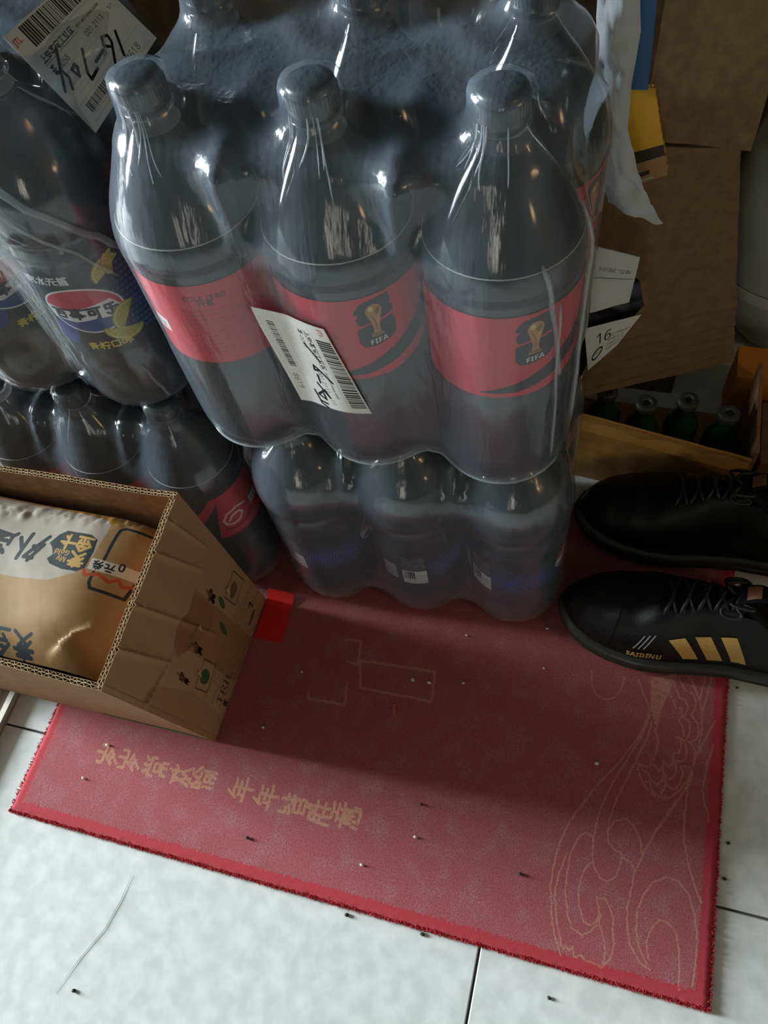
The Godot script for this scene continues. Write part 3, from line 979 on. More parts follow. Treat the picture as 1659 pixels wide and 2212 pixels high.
func make_shoe() -> Node3D:
	var t := Node3D.new()
	var L := 0.285
	# sole: rings round the outline
	var outline := []
	for k in 80:
		var a := TAU * k / 80
		var s := 0.5 - 0.5 * cos(a)
		var sg := 1.0 if a < PI else -1.0
		outline.append(Vector2(s * L, sg * shoe_hw(s, sg)))
	var lev := [[0.0, -0.006], [0.002, -0.001], [0.007, 0.0015], [0.009, 0.0045], [0.0105, 0.0015], [0.015, 0.004], [0.022, 0.006], [0.0275, 0.004], [0.029, -0.002], [0.029, -0.02]]
	var b := MB.new()
	for e in lev:
		for k in 80:
			var p: Vector2 = outline[k]
			var q: Vector2 = outline[(k + 79) % 80]
			var r: Vector2 = outline[(k + 1) % 80]
			var n := (r - q).orthogonal().normalized()
			if n.dot(p - Vector2(L * clampf(p.x / L, 0.15, 0.85), 0)) < 0: n = -n
			var w: Vector2 = p + n * e[1]
			var lift := 0.007 * smoothstep(0.2, 0.0, p.x / L)
			b.v(Vector3(w.x, e[0] + lift * (1.0 if e[0] < 0.02 else 1.0), w.y))
	for j in lev.size() - 1:
		for k in 80:
			var k2 := (k + 1) % 80
			b.quad(j * 80 + k, j * 80 + k2, (j + 1) * 80 + k2, (j + 1) * 80 + k)
	for k in 78: b.tri(0, k + 2, k + 1)
	part("sole", b.done(), M.sole, t)
	# upper, open at the collar
	var up := MB.new()
	var NS := 56
	var NT := 36
	for i in NS + 1:
		for j in NT + 1:
			up.v(shoe_up(float(i) / NS, float(j) / NT), Vector2(float(i) / NS, float(j) / NT))
	for i in NS:
		for j in NT:
			var s := (i + 0.5) / NS
			var q := absf((j + 0.5) / NT - 0.5)
			if s > 0.60 and s < 0.955 and q < 0.17: continue
			if s > 0.34 and s <= 0.60 and q < 0.055: continue
			var a := i * (NT + 1) + j
			up.quad(a, a + 1, a + NT + 2, a + NT + 1)
	part("upper", up.done(), M.shoe_leather, t)
	part("lining", grid_mesh(30, 24, func(u: float, v: float) -> Vector3: return shoe_up(lerpf(0.33, 0.985, u), lerpf(0.03, 0.97, v), -0.004) - Vector3(0, 0.012, 0) * smoothstep(0.25, 0.0, absf(v - 0.5)) * smoothstep(0.4, 0.5, u)), M.shoe_lining, t)
	var col := []
	for k in 33:
		var a := TAU * k / 32
		col.append(shoe_up(0.778 - 0.178 * cos(a), 0.5 + 0.172 * sin(a), 0.001))
	part("collar", tube(col, 0.0042, 8), M.shoe_lining, t)
	part("tongue", sheet_mesh(8, 16, func(u: float, v: float) -> Vector3: return shoe_up(lerpf(0.34, 0.66, v), lerpf(0.42, 0.58, u), 0.001) + Vector3(0, 0.022 * smoothstep(0.6, 1.0, v), 0), 0.004), M.shoe_lining, t)
	var badge := part("tongue_badge", sheet_mesh(6, 6, func(u: float, v: float) -> Vector3: return shoe_up(lerpf(0.60, 0.64, v), lerpf(0.45, 0.55, u), 0.0016) + Vector3(0, 0.022 * smoothstep(0.6, 1.0, (lerpf(0.60, 0.64, v) - 0.34) / 0.32), 0), 0.0006), mat(Color8(120, 74, 40), 0.5), t, "round orange mark on the tongue")
	# laces: crossing strands with a loose bow
	for k in 5:
		var s := 0.355 + k * 0.052
		for sg in [-1.0, 1.0]:
			var pts := []
			for i in 9:
				var u := i / 8.0
				pts.append(shoe_up(s + 0.045 * u, 0.5 + sg * lerpf(-0.115, 0.115, u), 0.0035 + 0.002 * sin(PI * u) + (0.0015 if sg > 0 else 0.0)))
			part("lace", tube(pts, 0.0021, 6), M.lace, t)
	for loop in [[0.60, 0.40, 0.055], [0.58, 0.60, 0.05], [0.56, 0.33, 0.035], [0.57, 0.66, 0.035]]:
		var pts := []
		for i in 13:
			var u := i / 12.0
			pts.append(shoe_up(lerpf(0.575, loop[0], sin(PI * u * 0.9)) - 0.035 * sin(TAU * u), lerpf(0.5, loop[1], sin(PI * u * 0.85)), 0.006 + 0.006 * sin(PI * u)))
		part("lace", tube(pts, 0.0021, 6), M.lace, t)
	# toe cap overlay, side seams, stripes
	part("toe_cap", sheet_mesh(26, 12, func(u: float, v: float) -> Vector3: return shoe_up(lerpf(0.015, 0.22 - 0.06 * absf(u - 0.5), v), lerpf(0.03, 0.97, u), 0.0012), 0.001), M.shoe_leather, t)
	for k in 6:
		var s := 0.255 + k * 0.018
		var st := func(u: float, v: float) -> Vector3: return shoe_up(s - 0.028 * v + 0.0045 * u, lerpf(0.10, 0.22, 1.0 - v), 0.0011)
		part("side_slash", sheet_mesh(2, 8, st, 0.0005), M.silver if k >= 3 else M.shoe_leather, t)
	for k in 3:
		var s := 0.395 + k * 0.083
		var st := func(u: float, v: float) -> Vector3: return shoe_up(s + 0.07 * v + 0.052 * u, lerpf(0.19, 0.035, v), 0.0014)
		part("side_stripe", sheet_mesh(4, 12, st, 0.0006), M.gold, t, "gold stripe on the side")
	# brand lettering bent onto the side
	var f := SystemFont.new()
	f.font_names = PackedStringArray(["Droid Sans"])
	f.font_weight = 700
	var tm := TextMesh.new()
	tm.text = "SAIDINU"
	tm.font = f
	tm.font_size = 48
	tm.depth = 0.06
	tm.pixel_size = 1.0 / 48
	tm.horizontal_alignment = HORIZONTAL_ALIGNMENT_LEFT
	var arr := tm.get_mesh_arrays()
	var vs: PackedVector3Array = arr[Mesh.ARRAY_VERTEX]
	var wide := 0.0
	for p in vs: wide = maxf(wide, p.x)
	for k in vs.size():
		var p := vs[k]
		vs[k] = shoe_up(0.262 + 0.125 * p.x / wide, 0.055 + 0.034 * p.y / 0.7, 0.0030 + p.z * 0.01)
	arr[Mesh.ARRAY_VERTEX] = vs
	arr[Mesh.ARRAY_NORMAL] = null
	arr[Mesh.ARRAY_TANGENT] = null
	var am := ArrayMesh.new()
	am.add_surface_from_arrays(Mesh.PRIMITIVE_TRIANGLES, arr)
	part("brand_lettering", am, M.gold, t, "gold lettering SAIDINU")
	return t

# ------------------------------------------------------------------ open carton of double-wall board
func board_wall(parent: Node3D, called: String, bot0: Vector3, bot1: Vector3, top0: Vector3, top1: Vector3, inward: Vector3, m: Material, seed_: int, label := "", creases := [], holes := []) -> void:
	var th := 0.0062
	var n := 24
	var nz := FastNoiseLite.new()
	nz.seed = seed_
	nz.frequency = 2.5
	var wob := func(u: float) -> float: return nz.get_noise_1d(floorf(u * 24.0) / 24.0) * 0.0012 * (1.0 - fposmod(u * 24.0, 1.0)) + nz.get_noise_1d(floorf(u * 24.0 + 1.0) / 24.0) * 0.0012 * fposmod(u * 24.0, 1.0)
	var face := func(u: float, v: float, d: float) -> Vector3:
		var p: Vector3 = top0.lerp(top1, u).lerp(bot0.lerp(bot1, u), v)
		return p + inward * (d + wob.call(u) * (1.0 - v)) + Vector3(0, nz.get_noise_1d(u * 3.0 + 7.0) * 0.0012 * (1.0 - v), 0)
	# outer face carries the print (uv 0..1)
	var outer := func(u: float, v: float) -> Vector3:
		var dent := 0.0
		for c in creases:
			# a crease: outward ridge with a shallow trough beside it
			var a := Vector2(c[0], c[1])
			var b := Vector2(c[2], c[3])
			var t := clampf((Vector2(u, v) - a).dot(b - a) / (b - a).length_squared(), 0.0, 1.0)
			var d := (Vector2(u, v) - a.lerp(b, t)) * Vector2(0.19, 0.28)
			var sd := d.dot((b - a).orthogonal().normalized())
			dent += 0.0022 * exp(-pow(d.length() / 0.0045, 2)) * (1.0 if sd < 0.0 else -0.4) * (1.0 - 0.6 * t)
		return face.call(u, v, -dent)
	var w := part(called, sheet_mesh(130 if creases else n, 130 if creases else 10, outer, 0.0006, func(u: float, v: float) -> bool:
		for h in holes:
			var q := Vector2((u - h[0] - (v - h[1]) * h[4]) / h[2], (v - h[1]) / h[3])
			if q.length() < 1.0 + 0.22 * sin(q.angle() * 5.0 + h[0] * 40.0): return true
		return false), m, parent, label)
	part("inner_liner", sheet_mesh(n, 10, func(u: float, v: float) -> Vector3: return face.call(1.0 - u, v, th), 0.0006), M.card_in, w)
	part("middle_liner", sheet_mesh(n, 2, func(u: float, v: float) -> Vector3: return face.call(u, v * 0.12, th * 0.5), 0.0004), M.card_edge, w)
	for layer in 2:
		var len := top0.distance_to(top1)
		var cnt := int(len / 0.0068) * 6
		var fl := func(u: float, v: float) -> Vector3:
			var ph := u * cnt / 6.0 * TAU + layer * 1.3
			return face.call(u, v * 0.12, th * (0.26 + 0.48 * layer) + sin(ph) * th * 0.20)
		part("flute", sheet_mesh(cnt, 1, fl, 0.00035), M.card_edge, w)

func _ready() -> void:
	# ---- camera
	var cam := Camera3D.new()
	cam.name = "camera"
	cam.fov = rad_to_deg(2.0 * atan(1106.0 / 1727.0))
	cam.near = 0.01
	cam.far = 50.0
	add_child(cam)
	cam.position = Vector3(0, 0.8924, 0)
	cam.basis = Basis(Vector3.UP, 0.4675) * Basis(Vector3.RIGHT, -1.0288) * Basis(Vector3.BACK, -0.2462)
	cam.current = true
	# ---- daylight outside, seen only through the doorway and the slit window
	var env := Environment.new()
	env.background_mode = Environment.BG_COLOR
	env.background_color = Color(0.80, 0.90, 1.0)
	env.background_energy_multiplier = 1.0
	env.tonemap_mode = Environment.TONE_MAPPER_LINEAR
	env.tonemap_exposure = 0.88
	env.sdfgi_enabled = true
	env.ssao_enabled = true
	env.ssil_enabled = true
	var we := WorldEnvironment.new()
	we.name = "environment"
	we.environment = env
	add_child(we)
	# ---- daylight through the doorway on the left
	var door := AreaLight3D.new()
	door.name = "doorway_daylight"
	door.light_color = Color(0.94, 0.985, 1.0)
	door.light_energy = 170.0
	door.area_size = Vector2(1.6, 2.8)
	door.shadow_enabled = true
	add_child(door)
	door.look_at_from_position(Vector3(-6.56, 1.95, -0.38), Vector3(0, 0.3, -0.30))
	# ---- a weak second light: the two narrow panes of the window behind the viewer
	for k in 2:
		var slit := AreaLight3D.new()
		slit.name = "window_daylight_%d" % k
		slit.light_color = Color(1.0, 0.95, 0.86)
		slit.light_energy = 0.16
		slit.area_size = Vector2(0.10, 0.9)
		slit.shadow_enabled = true
		add_child(slit)
		slit.look_at_from_position(Vector3(-0.10 + k * 0.16, 0.85, 1.95), Vector3(-0.10 + k * 0.16, 0.6, 0))

	# ---- a warm lamp on the wall to the right
	var lamp := OmniLight3D.new()
	lamp.name = "wall_lamp_light"
	lamp.light_color = Color(1.0, 0.80, 0.55)
	lamp.light_energy = 0.30
	lamp.light_size = 0.05
	lamp.omni_range = 8.0
	lamp.omni_attenuation = 2.0
	lamp.shadow_enabled = true
	add_child(lamp)
	lamp.position = Vector3(1.62, 1.15, 0.45)

	build_materials()
	build_room()
	build_packs()
	build_carton()
	build_clutter()
	build_shoes()
	build_small()

func build_materials() -> void:
	M.grey_noise = noise_tex(0.05, 77, Color.BLACK, Color.WHITE, 512, 5)
	M.cola = mat(Color8(20, 15, 15), 0.09, 0.5)
	M.drink = mat(Color8(20, 15, 15), 0.45, 0.4)
	M.pet = pane(Color(0.9, 0.93, 0.95), 0.03, 0.04)
	M.foam = mat(Color8(176, 176, 166), 0.6)
	M.cap = mat(Color8(16, 17, 18), 0.32, 0.5)
	M.film = pane(Color(0.63, 0.71, 0.78), 0.16, 0.16)
	M.film.heightmap_enabled = true
	M.film.heightmap_texture = noise_tex(0.02, 12, Color.BLACK, Color.WHITE, 512, 4)
	M.film.heightmap_scale = 0.022
	M.film.uv1_triplanar = true
	M.film.uv1_scale = Vector3(12, 2.6, 12)
	M.film_hem = pane(Color(0.75, 0.80, 0.84), 0.22, 0.2)
	M.card = grained(Color8(138, 102, 68), Color8(158, 120, 84), 0.85, Vector3(6, 6, 6), 0.02, 2)
	M.card_old = grained(Color8(104, 84, 58), Color8(122, 100, 70), 0.9, Vector3(6, 6, 6), 0.02, 12)
	M.card_in = grained(Color8(120, 86, 56), Color8(140, 102, 68), 0.85, Vector3(6, 6, 6), 0.02, 3)
	M.card_edge = mat(Color8(188, 162, 126), 0.9)
	M.tan_card = grained(Color8(158, 118, 66), Color8(178, 136, 80), 0.85, Vector3(5, 5, 5), 0.02, 4)
	M.shoe_leather = grained(Color8(15, 16, 16), Color8(22, 23, 23), 0.38, Vector3(30, 30, 30), 0.05, 5, 0.02)
	M.shoe_lining = mat(Color8(14, 14, 14), 0.85, 0.3)
	M.lace = mat(Color8(20, 20, 20), 0.45, 0.5)
	M.sole = mat(Color8(46, 46, 42), 0.34, 0.5)
	M.gold = mat(Color8(196, 158, 84), 0.42, 0.5)
	M.gold.metallic = 0.25
	M.silver = mat(Color8(150, 154, 156), 0.35, 0.5)
	M.grout = mat(Color8(96, 98, 94), 0.9)
	M.tile = mat(Color.WHITE, 0.58, 0.4)
	M.tile.albedo_texture = noise_tex(0.022, 31, Color8(195, 199, 198), Color8(213, 216, 215), 1024, 7)
	M.tile.uv1_triplanar = true
	M.tile.uv1_scale = Vector3(1.6, 1.6, 1.6)
	M.plaster = grained(Color8(92, 92, 86), Color8(104, 104, 98), 0.9, Vector3(2, 2, 2), 0.02, 6)
	M.dark_wall = grained(Color8(62, 60, 52), Color8(76, 74, 64), 0.9, Vector3(2, 2, 2), 0.02, 7)
	M.alu = mat(Color8(190, 186, 176), 0.35, 0.5)
	M.alu.metallic = 0.8
	M.rubber = mat(Color8(30, 32, 30), 0.8)
	M.red_paper = mat(Color8(204, 26, 22), 0.45, 0.45)
	M.white_paper = mat(Color8(206, 208, 204), 0.7)
	M.crumb = mat(Color8(214, 208, 196), 0.7)
	M.dirt = mat(Color8(44, 44, 42), 0.9)
	M.clear_bag = pane(Color(0.7, 0.74, 0.74), 0.10, 0.10)
	M.clear_bag.heightmap_enabled = true
	M.clear_bag.heightmap_texture = M.grey_noise
	M.clear_bag.heightmap_scale = 0.35
	M.clear_bag.uv1_triplanar = true
	M.clear_bag.uv1_scale = Vector3(5, 5, 5)
	M.grey_bag = mat(Color8(168, 176, 182), 0.42, 0.5)
	M.grey_bag.backlight_enabled = true
	M.grey_bag.backlight = Color(0.3, 0.3, 0.3)

func build_room() -> void:
	# floor: tiles of their own with sunken joints
	var g := MB.new()
	g.box(Vector3(-2.4, -0.03, 0.4), Vector3(8.6, 0.05, 3.4))
	var floor_ := struct("floor", g.done(), M.grout)
	var S := 0.8
	for i in range(-9, 3):
		for j in range(-2, 3):
			var x0 := -0.025 + i * S + 0.0012
			var z1 := -0.112 + j * S - 0.0012
			var x1 := x0 + S - 0.0024
			var z0 := z1 - S + 0.0024
			x0 = maxf(x0, -6.6)
			x1 = minf(x1, 1.8)
			z0 = maxf(z0, -1.2)
			z1 = minf(z1, 2.0)
			if x1 - x0 < 0.05 or z1 - z0 < 0.05: continue
			var b := MB.new()
			var e := 0.001
			b.hexa([Vector3(x0, -0.005, z0), Vector3(x1, -0.005, z0), Vector3(x1, -0.005, z1), Vector3(x0, -0.005, z1)],
				[Vector3(x0, -0.001, z0), Vector3(x1, -0.001, z0), Vector3(x1, -0.001, z1), Vector3(x0, -0.001, z1)])
			b.hexa([Vector3(x0, -0.001, z0), Vector3(x1, -0.001, z0), Vector3(x1, -0.001, z1), Vector3(x0, -0.001, z1)],
				[Vector3(x0 + e, 0, z0 + e), Vector3(x1 - e, 0, z0 + e), Vector3(x1 - e, 0, z1 - e), Vector3(x0 + e, 0, z1 - e)])
			part("tile", b.done(), M.tile, floor_)
	var c := MB.new()
	c.box(Vector3(-2.4, 3.65, 0.4), Vector3(8.6, 0.1, 3.4))
	struct("ceiling", c.done(), M.plaster)
	# left wall with the doorway
	var z_a := -1.19
	var z_b := 0.43
	var l := MB.new()
	l.box(Vector3(-6.65, 1.8, (-1.3 + z_a) / 2), Vector3(0.1, 3.6, z_a + 1.3))
	l.box(Vector3(-6.65, 1.8, (2.1 + z_b) / 2), Vector3(0.1, 3.6, 2.1 - z_b))
	l.box(Vector3(-6.65, 3.5, (z_a + z_b) / 2), Vector3(0.1, 0.24, z_b - z_a))
	l.box(Vector3(-6.65, 0.26, (z_a + z_b) / 2), Vector3(0.1, 0.52, z_b - z_a))
	struct("wall_left", l.done(), M.plaster)
	var r := MB.new()
	r.box(Vector3(1.85, 1.8, 0.4), Vector3(0.1, 3.6, 3.4))
	struct("wall_right", r.done(), M.dark_wall)
	var bk := MB.new()
	bk.box(Vector3(-2.4, 1.8, -1.25), Vector3(8.6, 3.6, 0.1))
	struct("wall_back", bk.done(), M.dark_wall)
	# front wall (behind the viewer) with a narrow two-pane window
	var f := MB.new()
	var wx0 := -0.16
	var wx1 := 0.12
	f.box(Vector3((-6.7 + wx0) / 2, 1.8, 2.05), Vector3(wx0 + 6.7, 3.6, 0.1))
	f.box(Vector3((1.9 + wx1) / 2, 1.8, 2.05), Vector3(1.9 - wx1, 3.6, 0.1))
	f.box(Vector3((wx0 + wx1) / 2, 0.2, 2.05), Vector3(wx1 - wx0, 0.4, 0.1))
	f.box(Vector3((wx0 + wx1) / 2, 2.45, 2.05), Vector3(wx1 - wx0, 2.3, 0.1))
	struct("wall_front", f.done(), M.dark_wall)
	var w := MB.new()
	w.box(Vector3((wx0 + wx1) / 2, 0.85, 2.04), Vector3(0.05, 0.9, 0.06))
	struct("window_1", w.done(), M.alu)
	# return of the wall that closes the corner on the left
	var q := MB.new()
	q.box(Vector3(-0.76, 1.8, -0.90), Vector3(0.1, 3.6, 0.68))
	struct("wall_corner", q.done(), M.dark_wall)
	# the lamp itself
	var wl := thing("wall_lamp", "small warm globe lamp on the wall to the right", "lamp", Vector3(1.62, 1.15, 0.45))
	var glow := mat(Color(1, 0.9, 0.75), 0.5)
	glow.emission_enabled = true
	glow.emission = Color(1.0, 0.80, 0.55)
	glow.emission_energy_multiplier = 3.0
	var gp := []
	for k in 13: gp.append(Vector2(sin(PI * k / 12) * 0.06, -cos(PI * k / 12) * 0.06))
	part("globe", lathe(gp, 24), glow, wl)
	part("wall_plate", box_shape(Vector3(0.165, 0, 0), Vector3(0.02, 0.12, 0.12)), M.alu, wl)
	part("lamp_arm", tube([Vector3(0.055, 0, 0), Vector3(0.10, 0, 0), Vector3(0.156, 0, 0)], 0.008, 8), M.alu, wl)

func build_packs() -> void:
	var tall := TALL / 0.318
	COLA_PROF = scaled(COLA_PROF, 0.984, tall)
	PEPSI_PROF = scaled(PEPSI_PROF, 0.984, tall)
	CAP_PROF = scaled(CAP_PROF, 1.0, tall)
	var small := scaled(COLA_PROF, 0.93, 1.0)
	var wide := scaled(PEPSI_PROF, 1.02, 1.0)
	var red := printed(cola_label_print(), 0.42)
	var limes := printed(lime_label_print(), 0.38)
	var blue := printed(blue_label_print(), 0.38)
	var cola := make_bottle(COLA_PROF, 0.284, 0.2265, 0.121, 0.198, red, M.cap)
	var cola_small := make_bottle(small, 0.284, 0.2265, 0.121, 0.198, red, M.cap)
	var lime_b := make_bottle(wide, 0.284, -1.0, 0.078, 0.180, limes, M.cap)
	var cola_back := make_bottle(COLA_PROF, 0.284, -1.0, 0.121, 0.198, red, M.cap)
	var small_back := make_bottle(small, 0.284, -1.0, 0.121, 0.198, red, M.cap)
	var lime_back := make_bottle(wide, 0.284, -1.0, 0.078, 0.180, limes, M.cap)
	var plain := make_bottle(PEPSI_PROF, 0.286, -1.0, 0.075, 0.150, blue, M.cap)
	# the packs on the floor
	var low := new_film(PEPSI_PROF, 3, 2, 0.107)
	low.pull = 0.45
	pack(low, plain, plain, Vector3(-0.1665, 0.0085, -0.400), 0.056, [0.45, 1.07, 0.32, 0.3, 0.2, 0.1], ["cola_bottle"],
		["blue-labelled cola bottle nearest the carton in the lower middle pack", "blue-labelled cola bottle in the middle of the lower middle pack", "blue-labelled cola bottle nearest the sneaker in the lower middle pack", "blue-labelled cola bottle hidden in the back row of the lower middle pack"],
		"blue-labelled cola bottles", "clear shrink wrap round the blue-labelled pack standing on the red mat", 0.0062)
	var left := new_film(small, 3, 2, 0.1)
	left.pull = 0.5
	pack(left, cola_small, small_back, Vector3(-0.499, 0.0085, -0.388), 0.0, [-2.3, 0.4, -1.35, 0.5, 0.2, 0.9], ["cola_bottle"],
		["dark cola bottle at the left picture edge behind the open carton", "middle dark cola bottle behind the open carton under the lime pack", "red-labelled cola bottle squeezed between the carton and the blue-labelled pack", "dark cola bottle in the back row under the lime pack"],
		"red-labelled cola bottles of the lower pack", "hazy shrink wrap round the red-labelled pack behind the open carton", 0.0062)
	# the packs on top
	var top := new_film(COLA_PROF, 3, 2, 0.107)
	top.tent = 0.55
	var tf := pack(top, cola, cola_back, Vector3(-0.179, 0.327, -0.394), 0.0, [2.75, 0.62, 0.60, 0.2, -0.4, 1.2], ["cola_bottle"],
		["red-labelled cola bottle with ingredient print, nearest the lime-labelled pack on top", "red-labelled cola bottle in the middle of the top pack beside the parcel label", "red-labelled cola bottle at the cardboard end of the top pack", "red-labelled cola bottle in the back row of the top middle pack"],
		"red-labelled cola bottles of the top pack", "crinkled shrink wrap round the red-labelled pack stacked on top", 0.0052)
	var limef := new_film(wide, 3, 2, 0.111)
	limef.tent = 0.6
	var lf := pack(limef, lime_b, lime_back, Vector3(-0.529, 0.327, -0.42), 0.0, [0.9, 1.0, 0.3, 0.2, -0.4, 1.2], ["cola_bottle"],
		["lime-printed cola bottle at the far outer end of its pack", "lime-printed cola bottle cut by the left picture edge", "lime-printed cola bottle beside the top red-labelled pack", "lime-printed cola bottle in the back row of its pack"],
		"lime-printed cola bottles", "loose shiny shrink wrap round the lime-printed pack at upper left", 0.0062)
	parcel_label(top, tf, [Vector3(-0.181, 0.503, -0.339), Vector3(-0.161, 0.413, -0.339), Vector3(-0.220, 0.414, -0.339), Vector3(-0.233, 0.512, -0.339)],
		parcel_print([[161, 218, 262, 163], [416, 149, 340, 202, 313, 232, 349, 244, 342, 211], [383, 239, 438, 244], [449, 271, 546, 222, 490, 237], [505, 256, 543, 306, 570, 261, 523, 259], [518, 325, 614, 315, 640, 276], [606, 268, 596, 311]], "8619", "2/2"), "white parcel label with barcode and handwritten 16-702")
	parcel_label(limef, lf, [Vector3(-0.4105, 0.6305, -0.444), Vector3(-0.3950, 0.6290, -0.534), Vector3(-0.3480, 0.5875, -0.520), Vector3(-0.3670, 0.5695, -0.435)],
		parcel_print([[494, 302, 431, 397], [348, 398, 434, 317, 442, 285, 410, 273, 382, 302, 406, 324], [366, 311, 284, 316], [279, 240, 205, 316, 197, 346, 267, 338], [186, 254, 151, 260, 155, 286, 158, 300, 188, 267, 178, 254], [175, 159, 38, 292], [79, 308, 110, 271, 106, 235, 74, 224]], "8618", "1/1"), "white parcel label with barcode and handwritten 16-704", false)
	for f in [[top, tf], [low, null]]:
		if f[1] == null: continue
		for y in [0.006, 0.0095]:
			part("film_hem", tube(hem_points(f[0], y, -0.165, 0.165, 0.0005), 0.0009, 5), M.film_hem, f[1])
	# pleats where the film is drawn down from the caps, and long loose folds
	var r := RandomNumberGenerator.new()
	r.seed = 17
	for c in 3:
		for k in 6:
			var a := r.randf_range(-0.6, 0.45)
			var pts := []
			var y1 := r.randf_range(0.262, 0.284)
			var bend := r.randf_range(-0.25, 0.25)
			for i in 9:
				var y := lerpf(r.randf_range(0.3025, 0.3035), y1, i / 8.0)
				var aa := a + bend * i * i / 64.0
				var q: Vector2 = top.spots[c]
				var p := Vector3.ZERO
				# walk in from outside until the film is met
				var rad := 0.07
				for n in 40:
					p = Vector3(q.x + sin(aa) * rad, y, q.y + cos(aa) * rad)
					var d := top.sd(p)
					rad -= maxf(d * 0.7, 0.0002)
					if d < 0.0002: break
				pts.append(p)
			part("film_pleat", tube(pts, r.randf_range(0.00025, 0.0006), 5), M.film_hem, tf)
	for g in [[top, tf, Vector3(0.148, 0.240, 0.055), Vector3(0.1655, 0.125, 0.04), 0.0020], [top, tf, Vector3(0.165, 0.25, 0.0), Vector3(0.168, 0.05, 0.01), 0.0016], [top, tf, Vector3(0.155, 0.20, 0.04), Vector3(0.162, 0.03, 0.04), 0.0012], [limef, lf, Vector3(0.085, 0.285, 0.05), Vector3(0.165, 0.17, 0.02), 0.0030], [limef, lf, Vector3(0.06, 0.30, 0.05), Vector3(0.16, 0.15, 0.03), 0.0014], [limef, lf, Vector3(0.150, 0.06, 0.05), Vector3(0.160, 0.005, 0.045), 0.0016]]:
		var pts := []
		for i in 15: pts.append(g[0].settle(g[2].lerp(g[3], i / 14.0) + Vector3(0.0008 * sin(i * 0.9), 0, 0), 0.0004))
		part("film_fold", tube(pts, g[4], 5), M.film_hem, g[1])
	for p in [cola, cola_small, lime_b, plain, cola_back, small_back, lime_back]: p.free()

